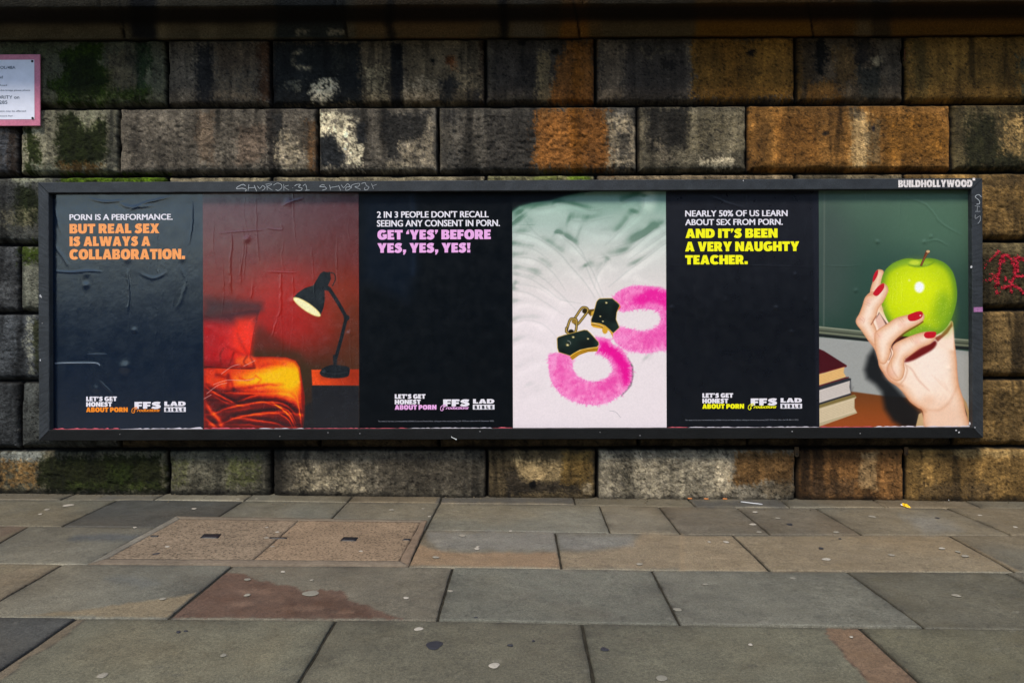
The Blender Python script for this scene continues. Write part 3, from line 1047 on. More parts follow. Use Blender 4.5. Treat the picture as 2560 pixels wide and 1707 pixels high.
FAINT = [(1900, 1022, 48, 0), (1515, 935, 20, 0), (2070, 1120, 26, 850), (1968, 1540, 36, 850), (690, 927, 18, 1700), (155, 965, 18, 1700), (1370, 1400, 20, 0)]
DARKG = [(960, 780, 22, 0), (1095, 1257, 15, 0), (1137, 1253, 12, 0), (578, 1342, 55, 850), (1620, 1362, 26, 850), (832, 1170, 12, 850),
         (675, 598, 20, 1700), (866, 745, 17, 1700), (1575, 558, 12, 1700), (980, 685, 9, 1700), (1045, 1340, 16, 850), (1185, 1313, 10, 850)]
M_GUM = surface('trodden_gum', .7, .3, color=(152, 144, 130), speckle=[(160, .8, 1.15, 3, .3, .7)])
M_GUM_FAINT = surface('greyed_gum', .7, .3, color=(116, 111, 98), speckle=[(160, .8, 1.15, 3, .3, .7)])
M_GUM_DARK = surface('blackened_gum', .6, .3, color=(42, 42, 46), speckle=[(160, .8, 1.15, 3, .3, .7)])


def spot(px, py, half, mat, ragged=.12):
    c = on_ground(px, py)
    r = half * (c[1] + D_WALL) / F_PX
    n = 18
    ph = [random.uniform(0, 6.28) for _ in range(3)]
    rr = [r * (1 + ragged * (.7 * math.sin(a_ + ph[0]) + .6 * math.sin(2 * a_ + ph[1]) + .35 * math.sin(3 * a_ + ph[2]))) for a_ in np.linspace(0, 2 * math.pi, n, False)]
    zt, vs = .0052, []
    for ring, (f, dz) in enumerate([(1.0, 0.0), (.86, .0016), (.45, .0021)]):
        for e in range(n):
            a = e / n * 2 * math.pi
            x, y = c[0] + rr[e] * f * math.cos(a), c[1] + rr[e] * f * math.sin(a)
            vs.append((x, y, gz(x) + zt - .003 + dz))
    fs = []
    for ring in range(2):
        for e in range(n):
            q = (e + 1) % n
            fs.append((ring * n + e, ring * n + q, (ring + 1) * n + q, (ring + 1) * n + e))
    fs.append(tuple(2 * n + e for e in range(n)))
    return raw_mesh('gum_spot', np.array(vs), fs, mat, pavement)


M_GUM_B = surface('old_gum', .75, .25, color=(128, 121, 107), speckle=[(160, .75, 1.2, 3, .3, .7)])


for lst, ox in ((GUM_L, 0), (GUM_C, 850), (GUM_R, 1700)):
    for (x, y, h) in lst:
        spot(ox + x / 2.45, 1067 + y / 2.45, h / 2.45, M_GUM if random.random() < .6 else M_GUM_B, .2)
for (x, y, h, ox) in FAINT:
    spot(ox + x / 2.45, 1067 + y / 2.45, h / 2.45, M_GUM_FAINT)
for (x, y, h, ox) in DARKG:
    spot(ox + x / 2.45, 1067 + y / 2.45, h / 2.45, M_GUM_DARK, .25)

# kerb and road on the camera's side
mb = MB()
for i in range(20):
    x0 = -9 + i * .9
    z = gz(x0 + .45)
    mb.box(x0 + .003, x0 + .897, -4.87, -4.752, z - .2, z - .002)
kb = mb.build('kerb', surface('kerb_granite', .8, .25, color=(118, 114, 106), speckle=[(80, .7, 1.25, 4, .3, .7)]))
kb['kind'] = 'structure'
V = [(-90, 60, -.40), (90, 60, -.40), (90, -90, -.40), (-90, -90, -.40)]
rd = raw_mesh('road', V, [(3, 2, 1, 0)], surface('asphalt', .9, .2, color=(44, 44, 45), speckle=[(90, .7, 1.3, 4, .3, .7)]))
rd['kind'] = 'structure'

# unseen wall added behind the camera: it darkens what the glossy paper reflects
opp = empty('reflection_wall', (14, -17, -.4), 'unseen dark brick wall with piers, added across the road to darken poster reflections', 'wall')
M_BRICK = surface('sooty_brick', .9, .2, color=(70, 58, 48), speckle=[(6, .7, 1.3, 5, .3, .7), (40, .7, 1.3, 3, .3, .7)], bumps=[(14, .6, .03, 3)])
mb = MB()
mb.box(-6.5, 40, -17.5, -17.0, -.4, 9.2)
mb.build('brickwork', M_BRICK, opp)
mb = MB()
mb.box(-45, -6.5, -17.4, -17.05, -.4, 2.3)  # added lower stretch, hides the low sky from the leftmost poster
mb.build('low_sky_block', M_BRICK, opp)
for i in range(10):
    x = -6.3 + i * 5
    mb = MB()
    mb.box(x, x + .8, -17.01, -16.75, -.4, 8.7)
    mb.build('pier', M_BRICK, opp)
mb = MB()
mb.box(-6.7, 40.2, -17.7, -16.7, 9.2, 9.55)
mb.build('coping', surface('coping_stone', .9, .2, color=(92, 86, 76), speckle=[(12, .7, 1.3, 4, .3, .7)]), opp)

# ------------------------------------------------------------------ inspection cover
cov = on_ground(640, 1350)
cover = empty('inspection_cover', (float(cov[0]), float(cov[1]), float(gz(cov[0]))), 'twin concrete-filled inspection cover let into the pavement below the red lamp poster', 'manhole cover')
M_COVER = surface('pitted_concrete', .85, .2, speckle=[(75, .35, 1.22, 4, .36, .52), (14, .85, 1.15, 4, .3, .7)], bumps=[(110, .8, .006, 3)])
M_RIM = surface('worn_mortar', .85, .2, speckle=[(60, .75, 1.2, 4, .3, .7), (7, .8, 1.15, 4, .3, .7)], bumps=[(90, .4, .004, 3)])


def quad_patch(name, corners, z0, mat, parent, col, n=(24, 10), edge=.03, rag=0.0):
    c = [on_ground(*map(float, p)) for p in corners]          # TL TR BR BL
    nu, nv = n
    u = np.concatenate([[0], np.linspace(0, 1, nu), [1]])
    v = np.concatenate([[0], np.linspace(0, 1, nv), [1]])
    U, Vv = np.meshgrid(u, v)
    P = ((c[0][:2] * (1 - U[..., None]) + c[1][:2] * U[..., None]) * (1 - Vv[..., None])
         + (c[3][:2] * (1 - U[..., None]) + c[2][:2] * U[..., None]) * Vv[..., None])
    if rag:
        P[..., 1] += rag * fbm(P[..., 0] * 22, P[..., 1] * 3, 3)
        P[..., 0] += rag * fbm(P[..., 1] * 22 + 5, P[..., 0] * 3, 3)
    Z = gz(P[..., 0]) + z0
    Z[0], Z[-1], Z[:, 0], Z[:, -1] = Z[0] - edge, Z[-1] - edge, Z[:, 0] - edge, Z[:, -1] - edge
    V = np.dstack([P, Z]).reshape(-1, 3)
    cc = np.empty((len(V), 3))
    cc[:] = lin(col)
    cc *= (1 + .5 * fbm(V[:, 0] * 4, V[:, 1] * 4, 4))[:, None]
    return raw_mesh(name, V, grid_faces(*U.shape)[:, ::-1], mat, parent, cc)


L, C = crop(0, 1067, 2.45), crop(850, 1067, 2.45)
oTL, oTR, oBR, oBL = (441, 1291.5), (1068, 1302), (1020, 1414.5), (222, 1411)
iTL, iTR, iBR, iBL = (449, 1298), (1052, 1306.5), (999, 1404), (267, 1398)
mT, mB = (747, 1302), (633, 1401)
quad_patch('surround', [oTL, oTR, iTR, iTL], .0045, M_RIM, cover, (106, 95, 80), (90, 4), rag=.012)
quad_patch('surround', [iBL, iBR, oBR, oBL], .0045, M_RIM, cover, (106, 94, 79), (90, 5), rag=.010)
quad_patch('surround', [oTL, iTL, iBL, oBL], .0042, M_RIM, cover, (108, 102, 90), (4, 60), rag=.010)
quad_patch('surround', [iTR, oTR, oBR, iBR], .0042, M_RIM, cover, (108, 91, 74), (5, 60), rag=.008)
mbx = on_ground(650, 1350)


def lerp(a, b, t):
    return (a[0] + (b[0] - a[0]) * t, a[1] + (b[1] - a[1]) * t)


e = .006
lidL = quad_patch('lid', [lerp(iTL, mT, e), lerp(iTL, mT, 1 - e), lerp(iBL, mB, 1 - e), lerp(iBL, mB, e)], .0036, M_COVER, cover, (112, 97, 79), (40, 30))
lidR = quad_patch('lid', [lerp(mT, iTR, e), lerp(mT, iTR, 1 - e), lerp(mB, iBR, 1 - e), lerp(mB, iBR, e)], .0036, M_COVER, cover, (115, 97, 77), (40, 30))
quad_patch('steel_frame', [(447, 1296), (1055, 1305), (1002, 1405.5), (263, 1400)], -.002, surface('rusty_steel', .7, .4, color=(46, 40, 42)), cover, (40, 36, 38), (12, 6), edge=.02)
M_SLOT = surface('slot_shade', .5, .4, color=(16, 17, 22))  # flat dark patches standing in for the shade inside the recesses
for par, q in ((cover, L((1252, 660), (1357, 661), (1335, 686), (1225, 684))), (cover, C((22, 679), (112, 681), (97, 703), (2, 701)))):
    quad_patch('lifting_slot', q, .0062, M_SLOT, par, (16, 17, 22), (6, 4), edge=.01)
for q in (L((1655, 680), (1760, 681), (1755, 688), (1650, 687)), C((400, 688), (432, 689), (428, 698), (380, 697)), L((925, 668), (975, 669), (965, 677), (920, 676))):
    quad_patch('key_hole', q, .0058, M_SLOT, cover, (30, 22, 22), (6, 3), edge=.008)

# ------------------------------------------------------------------ billboard
YF, YP = -0.10, -0.056                       # frame face, poster plane
tl, tr, br, bl = (on_wall(float(a), float(b), YF) for a, b in ((95, 457), (2457, 444.5), (2458, 1093), (97, 1103.5)))
FX0, FX1 = float(tl[0] + bl[0]) / 2, float(tr[0] + br[0]) / 2
FZ1, FZ0 = float(tl[2] + tr[2]) / 2, float(bl[2] + br[2]) / 2
RW = 0.069
board = empty('billboard', ((FX0 + FX1) / 2, YF, FZ0), 'long black wooden billboard frame bolted to the stone wall round six posters', 'billboard')
M_FRAME = surface('black_frame_paint', .55, .35, color=(44, 47, 50), speckle=[(140, .62, 1.4, 4, .3, .7), (9, .72, 1.28, 5, .32, .68)],
                  bumps=[(180, .35, .003, 3), (40, .3, .004, 4)])
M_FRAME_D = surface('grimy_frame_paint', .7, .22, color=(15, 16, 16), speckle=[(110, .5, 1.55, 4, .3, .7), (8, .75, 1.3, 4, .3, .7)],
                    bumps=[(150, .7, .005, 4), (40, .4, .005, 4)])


def rail(side, mat):
    # cross-section: w from the outer edge inwards, depth y; front arrises eased
    prof = [(0, .0), (0, YF + .003), (.003, YF), (RW - .003, YF), (RW, YF + .003), (RW, .0)]
    L = []
    n = 120
    jit = RNG.uniform(-1, 1, (n + 1, len(prof)))
    for t in np.linspace(0, 1, n + 1):
        i = int(round(t * n))
        ring = []
        for q, (w, y) in enumerate(prof):
            ww = w + (0.0008 * jit[i, q] if 0 < i < n and q in (1, 2, 3, 4) else 0)
            yy = y + (0.0006 * jit[i, (q + 2) % 6] if q in (2, 3) else 0)
            if side == 'top':
                p = (FX0 + w + (FX1 - FX0 - 2 * w) * t, yy, FZ1 - ww)
            elif side == 'bottom':
                p = (FX0 + w + (FX1 - FX0 - 2 * w) * t, yy, FZ0 + ww)
            elif side == 'left':
                p = (FX0 + ww, yy, FZ0 + w + (FZ1 - FZ0 - 2 * w) * t)
            else:
                p = (FX1 - ww, yy, FZ0 + w + (FZ1 - FZ0 - 2 * w) * t)
            ring.append(p)
        L.append(ring)
    V = np.array(L).reshape(-1, 3)
    m = len(prof)
    F = []
    flip = side in ('top', 'right')
    for i in range(n):
        for j in range(m - 1):
            f = (i * m + j, (i + 1) * m + j, (i + 1) * m + j + 1, i * m + j + 1)
            F.append(f if side in ('bottom', 'right') else f[::-1])
    # hairline mitre: pull the end rings in by a hair
    return raw_mesh('frame_rail', V, F, mat, board, smooth_shade=False)


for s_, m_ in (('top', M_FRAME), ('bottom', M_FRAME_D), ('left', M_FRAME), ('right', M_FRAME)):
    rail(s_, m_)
mb = MB()
mb.box(FX0 + .02, FX1 - .02, YP + .006, -.01, FZ0 + .02, FZ1 - .02)
mb.build('backboard', surface('backboard_ply', .8, .2, color=(26, 24, 24)), board)
# mitre lines scored in the corners
M_MITRE = surface('mitre_gap', .9, .1, color=(18, 18, 19))
for (x, z, sx, sz) in ((FX0, FZ1, 1, -1), (FX1, FZ1, -1, -1), (FX1, FZ0, -1, 1), (FX0, FZ0, 1, 1)):
    d = np.array([sx, sz]) / math.sqrt(2)
    nrm = np.array([-d[1], d[0]]) * .0012
    a, b = np.array([x, z]) + d * .006, np.array([x, z]) + d * (RW * 1.38)
    vs = [(*(a + nrm), 0), (*(b + nrm), 0), (*(b - nrm), 0), (*(a - nrm), 0)]
    vs = [(v[0], YF - .0012, v[1]) for v in vs]
    n_ = np.cross(np.array(vs[1]) - vs[0], np.array(vs[2]) - vs[0])
    mb = MB()
    mb.add(vs, [(0, 1, 2, 3) if n_[1] < 0 else (3, 2, 1, 0)])
    mb.build('mitre_joint', M_MITRE, board)


# ------------------------------------------------------------------ lettering
def text_geo(s, offset=0.0, shear=0.0, spacing=1.0):
    cu = bpy.data.curves.new('text', 'FONT')
    cu.body = s
    cu.offset = offset
    cu.shear = shear
    cu.space_character = spacing
    cu.resolution_u = 4
    ob = bpy.data.objects.new('text', cu)
    COL.objects.link(ob)
    dg = bpy.context.evaluated_depsgraph_get()
    me = ob.evaluated_get(dg).to_mesh()
    v = np.array([w.co[:] for w in me.vertices]) if len(me.vertices) else np.zeros((0, 3))
    f = [tuple(p.vertices) for p in me.polygons]
    ob.evaluated_get(dg).to_mesh_clear()
    bpy.data.objects.remove(ob)
    bpy.data.curves.remove(cu)
    return v, f


_caps = {}


def cap_range(offset):
    if offset not in _caps:
        v, _ = text_geo('H', offset)
        _caps[offset] = (v[:, 1].min(), v[:, 1].max())
    return _caps[offset]


# heavy display alphabet for the slogans: outer contours and counters on a unit cap height
def _arc(cx, cy, rx, ry, a0, a1, n=14, p=2.4):
    out = []
    for a in np.linspace(math.radians(a0), math.radians(a1), n):
        c, s_ = math.cos(a), math.sin(a)
        out.append((cx + rx * math.copysign(abs(c) ** (2 / p), c), cy + ry * math.copysign(abs(s_) ** (2 / p), s_)))
    return out


def _thick(P_, w):
    P_ = spline(P_, False, 6)
    a = np.array(P_)
    d = np.gradient(a, axis=0)
    l = np.hypot(d[:, 0], d[:, 1])[:, None]
    n = np.stack([-d[:, 1], d[:, 0]], -1) / l
    w = np.interp(np.linspace(0, 1, len(a)), np.linspace(0, 1, len(w)), w)[:, None]
    return [tuple(q) for q in a + n * w] + [tuple(q) for q in (a - n * w)[::-1]]


GLY = {
    'I': (.36, [[(0, 0), (.36, 0), (.36, 1), (0, 1)]]),
    'T': (.82, [[(.23, 0), (.59, 0), (.59, .73), (.82, .73), (.82, 1), (0, 1), (0, .73), (.23, .73)]]),
    'L': (.66, [[(0, 0), (.66, 0), (.66, .27), (.36, .27), (.36, 1), (0, 1)]]),
    'E': (.68, [[(0, 0), (.68, 0), (.68, .25), (.36, .25), (.36, .38), (.61, .38), (.61, .62), (.36, .62), (.36, .75), (.67, .75), (.67, 1), (0, 1)]]),
    'F': (.66, [[(0, 0), (.36, 0), (.36, .34), (.61, .34), (.61, .59), (.36, .59), (.36, .74), (.66, .74), (.66, 1), (0, 1)]]),
    'H': (.94, [[(0, 0), (.36, 0), (.36, .36), (.58, .36), (.58, 0), (.94, 0), (.94, 1), (.58, 1), (.58, .63), (.36, .63), (.36, 1), (0, 1)]]),
    'O': (1.02, [_arc(.51, .5, .51, .52, 0, 345, 26), _arc(.51, .5, .135, .25, 0, 345, 18, 2.0)]),
    'C': (.92, [_arc(.51, .5, .51, .52, 38, 322, 22) + _arc(.53, .5, .16, .24, 318, 42, 12, 2.0)]),
    'G': (.98, [_arc(.51, .5, .51, .52, 38, 300, 20) + [(.97, .12), (.97, .56), (.53, .56), (.53, .36), (.62, .36), (.62, .27)] + _arc(.53, .5, .16, .24, 285, 48, 12, 2.0)]),
    'S': (.80, [_thick([(.72, .80), (.52, .865), (.30, .83), (.20, .70), (.36, .58), (.52, .47), (.61, .31), (.48, .15), (.26, .13), (.05, .24)], [.155, .15, .16, .17, .175, .18, .175, .16, .15, .155])]),
    'A': (1.0, [[(0, 0), (.31, 1), (.69, 1), (1.0, 0), (.63, 0), (.585, .17), (.41, .17), (.365, 0)], [(.445, .39), (.555, .39), (.50, .66)]]),
    'B': (.84, [[(0, 0), (.52, 0)] + _arc(.52, .28, .32, .28, -80, 60, 9) + [(.70, .53)] + _arc(.50, .76, .30, .24, -40, 88, 8) + [(.46, 1), (0, 1)],
                [(.35, .60), (.46, .61), (.49, .69), (.46, .77), (.35, .78)], [(.35, .22), (.48, .23), (.51, .31), (.48, .40), (.35, .41)]]),
    'D': (.94, [[(0, 0), (.40, 0)] + _arc(.42, .5, .52, .5, -85, 85, 14) + [(.40, 1), (0, 1)], [(.36, .26)] + _arc(.42, .5, .15, .24, -80, 80, 8, 2) + [(.36, .74)]]),
    'M': (1.18, [[(0, 0), (0, 1), (.41, 1), (.59, .54), (.77, 1), (1.18, 1), (1.18, 0), (.84, 0), (.84, .50), (.68, .06), (.50, .06), (.34, .50), (.34, 0)]]),
    'N': (.95, [[(0, 0), (0, 1), (.35, 1), (.61, .50), (.61, 1), (.95, 1), (.95, 0), (.61, 0), (.34, .52), (.34, 0)]]),
    'P': (.82, [[(0, 0), (.36, 0), (.36, .30), (.46, .30)] + _arc(.48, .65, .34, .35, -80, 85, 10) + [(.46, 1), (0, 1)], [(.36, .55), (.45, .56), (.48, .65), (.45, .74), (.36, .75)]]),
    'R': (.90, [[(0, 0), (.35, 0), (.35, .30), (.40, .30), (.52, 0), (.90, 0), (.72, .37)] + _arc(.49, .67, .34, .33, -30, 85, 9) + [(.46, 1), (0, 1)], [(.36, .56), (.45, .57), (.48, .66), (.45, .75), (.36, .76)]]),
    'U': (.92, [[(0, 1), (0, .42)] + _arc(.46, .42, .46, .44, 190, 350, 12) + [(.92, .42), (.92, 1), (.57, 1), (.57, .38)] + _arc(.46, .38, .11, .13, 350, 190, 6, 2) + [(.35, .38), (.35, 1)]]),
    'V': (.98, [[(0, 1), (.38, 1), (.50, .43), (.62, 1), (.98, 1), (.68, 0), (.30, 0)]]),
    'W': (1.42, [[(0, 1), (.36, 1), (.44, .48), (.55, 1), (.87, 1), (.98, .48), (1.06, 1), (1.42, 1), (1.20, 0), (.82, 0), (.71, .48), (.60, 0), (.22, 0)]]),
    'X': (.98, [[(0, 0), (.31, .51), (.02, 1), (.41, 1), (.50, .78), (.60, 1), (.96, 1), (.68, .51), (.98, 0), (.58, 0), (.48, .25), (.38, 0)]]),
    'Y': (.96, [[(.30, 0), (.66, 0), (.66, .36), (.96, 1), (.58, 1), (.485, .68), (.39, 1), (0, 1), (.30, .36)]]),
    '.': (.34, [[(0, 0), (.34, 0), (.34, .32), (0, .32)]]),
    ',': (.34, [[(.02, .32), (.34, .32), (.34, .10), (.18, -.20), (.02, -.20), (.10, 0), (.02, 0)]]),
    '!': (.36, [[(0, 1), (.36, 1), (.29, .36), (.07, .36)], [(.02, 0), (.34, 0), (.34, .28), (.02, .28)]]),
    '\u2019': (.30, [[(0, 1), (.30, 1), (.28, .80), (.12, .56), (.01, .56), (.08, .72), (0, .72)]]),
    '\u2018': (.30, [[(.30, .56), (0, .56), (.02, .76), (.18, 1), (.29, 1), (.22, .84), (.30, .84)]]),
}
GLY["'"] = GLY['\u2019']


def heavy_geo(s, gap=.055):
    cu = bpy.data.curves.new('glyphs', 'CURVE')
    cu.dimensions = '2D'
    cu.fill_mode = 'BOTH'
    x = 0.0
    for ch in s:
        if ch == ' ':
            x += .30
            continue
        w, cs = GLY[ch]
        for c in cs:
            sp = cu.splines.new('POLY')
            sp.points.add(len(c) - 1)
            for p_, (a, b) in zip(sp.points, c):
                p_.co = (x + a, b, 0, 1)
            sp.use_cyclic_u = True
        x += w + gap
    ob = bpy.data.objects.new('glyphs', cu)
    COL.objects.link(ob)
    dg = bpy.context.evaluated_depsgraph_get()
    me = ob.evaluated_get(dg).to_mesh()
    v = np.array([q_.co[:] for q_ in me.vertices])
    f = [tuple(p.vertices) for p in me.polygons]
    ob.evaluated_get(dg).to_mesh_clear()
    bpy.data.objects.remove(ob)
    bpy.data.curves.remove(cu)
    return v, f


class Lettering:
    def __init__(self, plane_y, surf=None, lift=.0016):
        self.y, self.surf, self.lift = plane_y, surf, lift
        self.v, self.f = [], []

    def _put(self, x, z, f):
        n = len(self.v)
        y = np.full(len(x), self.y) if self.surf is None else self.surf(x, z)
        self.v += [(float(a), float(b) - self.lift, float(c)) for a, b, c in zip(x, y, z)]
        self.f += [tuple(i + n for i in q) for q in f]

    def line(self, s, x0, x1, yt, yb, offset=0.0, shear=0.0, spacing=1.0, fat=0.0):
        if fat:             # thicken by overprinting, every pass a hair further out
            lift = self.lift
            for k, (a, b) in enumerate(((-1, 1), (1, 1), (1, -1), (-1, -1), (0, 0))):
                self.lift = lift + .00025 * k
                self.line(s, x0 + fat + a * fat, x1 - fat + a * fat, yt + .5 * fat + .5 * b * fat, yb - .5 * fat + .5 * b * fat, offset, shear, spacing)
            self.lift = lift
            return
        if offset == 'heavy':
            v, f = heavy_geo(s)
            c0, c1 = 0.0, 1.0
        else:
            v, f = text_geo(s, offset, shear, spacing)
            c0, c1 = cap_range(offset)
        A, B, T = on_wall(float(x0), float(yb), self.y), on_wall(float(x1), float(yb), self.y), on_wall(float(x0), float(yt), self.y)
        wx = (v[:, 0] - v[:, 0].min()) / (v[:, 0].max() - v[:, 0].min())
        x = A[0] + wx * (B[0] - A[0])
        z = A[2] + (v[:, 1] - c0) / (c1 - c0) * (T[2] - A[2])
        self._put(x, z, f)

    def box(self, x0, x1, yt, yb):
        A, B = on_wall(float(x0), float(yb), self.y), on_wall(float(x1), float(yt), self.y)
        n = 8
        X, Z = np.meshgrid(np.linspace(A[0], B[0], n), np.linspace(A[2], B[2], 4))
        self._put(X.ravel(), Z.ravel(), [tuple(q) for q in grid_faces(4, n)])

    def ribbon(self, pts, w, cv=True):
        if cv and len(pts) > 2:
            pts = spline(pts, False, 5)
        P = [on_wall(float(a), float(b), self.y) for a, b in pts]
        xs, zs = np.array([p[0] for p in P]), np.array([p[2] for p in P])
        dx, dz = np.gradient(xs), np.gradient(zs)
        l = np.hypot(dx, dz) + 1e-9
        nx, nz = -dz / l * w / 2, dx / l * w / 2
        k = len(xs)
        x = np.concatenate([xs + nx, xs - nx])
        z = np.concatenate([zs + nz, zs - nz])
        self._put(x, z, [(i, k + i, k + i + 1, i + 1) for i in range(k - 1)])

    def build(self, name, mat, parent):
        V = np.array(self.v)
        # make every face look at the street
        F = []
        for f in self.f:
            a, b, c = V[f[0]], V[f[1]], V[f[2]]
            s = (b[0] - a[0]) * (c[2] - a[2]) - (b[2] - a[2]) * (c[0] - a[0])
            F.append(f if s > 0 else f[::-1])
        return raw_mesh(name, V, F, mat, parent, smooth_shade=False)


# ------------------------------------------------------------------ posters
SZ1, SZ0 = FZ1 - RW + .004, FZ0 + RW - .006


def px_x(p):
    return float(on_wall(float(p), 780.0, YP)[0])


class Poster:
    def __init__(self, x0, x1, label, res, base, lift=0.0, gloss=(.2, .4, .5)):
        self.mat = paper(*gloss)
        self.x0, self.x1 = px_x(x0), px_x(x1)
        self.y = YP - lift
        self.nx = int(round((self.x1 - self.x0) / res)) + 1
        self.ny = int(round((SZ1 - SZ0) / res)) + 1
        self.xs = np.linspace(self.x0, self.x1, self.nx)
        self.zs = np.linspace(SZ1, SZ0, self.ny)
        self.X, self.Z = np.meshgrid(self.xs, self.zs)
        px, py = proj(np.stack([self.X, np.full_like(self.X, self.y), self.Z], -1))
        self.px, self.py = px, py
        self.pt = Paint(px, py, base)
        self.H = np.zeros(self.X.shape)
        self.root = empty('poster', ((self.x0 + self.x1) / 2, self.y, SZ0), label, 'poster')

    # wrinkles: heights in metres towards the street
    def crease(self, pts, w, h, na=2.0):
        if len(pts) > 2:
            pts = spline(pts, False)
        a = np.asarray(pts)
        m = w * 4 + na
        r = np.nonzero((self.py[:, 0] > a[:, 1].min() - m - 8) & (self.py[:, 0] < a[:, 1].max() + m + 8))[0]
        c = np.nonzero((self.px[0] > a[:, 0].min() - m) & (self.px[0] < a[:, 0].max() + m))[0]
        if not len(r) or not len(c):
            return
        sl = np.ix_(r, c)
        x, y = self.px[sl], self.py[sl]
        x2 = x + na * 2 * fbm(x / 12 + w, y / 12, 2)
        d, t = line_sd(x2, y, pts)
        self.H[sl] += h * np.exp(-(d / w) ** 2) * np.sin(np.pi * np.clip(t, .02, .98)) ** .5

    def bump(self, cx, cy, r, h):
        d = np.hypot(self.px - cx, (self.py - cy))
        self.H += h * np.exp(-(d / r) ** 2)

    def rumple(self, amp, seed, verticals=6, bumps=4, side=True):
        rs = np.random.RandomState(seed)
        x0, x1 = self.px.min(), self.px.max()
        y0, y1 = self.py.min(), self.py.max()
        self.H += amp * .7 * 2 * fbm(self.px / 55 + seed, self.py / 70, 4, .5)
        self.H += amp * .16 * 2 * fbm(self.px / 14 + seed, self.py / 16, 4, .55)
        for _ in range(verticals):
            x = rs.uniform(x0 + 10, x1 - 10)
            y = rs.uniform(y0 - 30, y1 - 120)
            L = rs.uniform(60, 260)
            self.crease([(x, y), (x + rs.uniform(-6, 6), y + L * .5), (x + rs.uniform(-10, 10), y + L)], rs.uniform(1.0, 1.9), amp * rs.uniform(.2, .7))
        for _ in range(bumps):
            self.bump(rs.uniform(x0 + 20, x1 - 20), rs.uniform(y0 + 20, y1 - 40), rs.uniform(5, 10), amp * rs.uniform(1.0, 2.2))

    def surf(self, x, z):
        j = np.clip((x - self.x0) / (self.x1 - self.x0) * (self.nx - 1), 0, self.nx - 1.001)
        i = np.clip((SZ1 - z) / (SZ1 - SZ0) * (self.ny - 1), 0, self.ny - 1.001)
        i0, j0 = i.astype(int), j.astype(int)
        fi, fj = i - i0, j - j0
        H = self.H
        h = (H[i0, j0] * (1 - fi) * (1 - fj) + H[i0 + 1, j0] * fi * (1 - fj) + H[i0, j0 + 1] * (1 - fi) * fj + H[i0 + 1, j0 + 1] * fi * fj)
        return self.y - h

    def split(self, names):
        """pieces of one printed thing that do not touch become parts of their own, crumbs join the sheet"""
        g = self.pt.lab.reshape(self.X.shape)
        nxt = 100
        for lb in list(names):
            if lb == 0:
                continue
            todo = g == lb
            first = True
            while todo.any():
                seed = np.zeros_like(todo)
                i0 = np.argwhere(todo)[0]
                stack, cells = [tuple(i0)], []
                todo[tuple(i0)] = False
                while stack:
                    i, j = stack.pop()
                    cells.append((i, j))
                    for a, b in ((i + 1, j), (i - 1, j), (i, j + 1), (i, j - 1)):
                        if 0 <= a < g.shape[0] and 0 <= b < g.shape[1] and todo[a, b]:
                            todo[a, b] = False
                            stack.append((a, b))
                idx = tuple(np.array(cells).T)
                if len(cells) < 60:
                    g[idx] = 0
                elif first:
                    first = False
                else:
                    g[idx] = nxt
                    names[nxt] = names[lb]
                    nxt += 1
        self.pt.lab = g.ravel()

    def build(self, names):
        """names: label number -> part name, or (name, parent label)"""
        V = np.stack([self.X, self.y - self.H, self.Z], -1)
        du, dv = np.gradient(V, axis=1), np.gradient(V, axis=0)
        N = np.cross(du, -dv)
        N *= -np.sign(N[..., 1:2])
        N /= np.linalg.norm(N, axis=-1, keepdims=True)
        V, N = V.reshape(-1, 3), N.reshape(-1, 3)
        F = grid_faces(self.ny, self.nx)[:, ::-1]
        # face towards -y
        a, b, c = V[F[0, 0]], V[F[0, 1]], V[F[0, 2]]
        if np.cross(b - a, c - a)[1] > 0:
            F = F[:, ::-1]
        C = self.pt.out()
        fl = self.pt.lab[F].max(axis=1)
        made = {}
        self.split(names)
        fl = self.pt.lab[F].max(axis=1) if False else self.pt.lab[F[:, 0]]
        for lb, nm in list(names.items()):
            parent = self.root
            if isinstance(nm, tuple):
                nm, pl = nm
                parent = made.get(pl, self.root)
            f = F[fl == lb]
            if not len(f):
                continue
            idx, inv = np.unique(f, return_inverse=True)
            if parent is not self.root:
                parent['_w'] = self.root['_w'].to_list() if hasattr(self.root['_w'], 'to_list') else list(self.root['_w'])
            made[lb] = raw_mesh(nm, V[idx], inv.reshape(f.shape), self.mat, parent, C[idx], normals=N[idx])
        return made


def vgrad(stops):
    ys = [s[0] for s in stops]
    cs = np.array([s[1] for s in stops], float)
    return lambda x, y: np.stack([np.interp(y, ys, cs[:, k]) for k in range(3)], -1)


c4, c5, c6 = crop(80, 440, 2.306), crop(880, 440, 2.306), crop(1640, 440, 2.3054)


def lines(po, mat, name, rows, off, conv, **k):
    for (s, x0, x1, y0, y1) in rows:
        L = Lettering(po.y, po.surf)
        (a, b), (c, d) = conv((x0, y0), (x1, y1))
        L.line(s, a, c, b, d, off, **k)
        L.build(name, INK[mat], po.root)


HEAD = dict(off=0.0, fat=.62)
SLOG = dict(off='heavy')


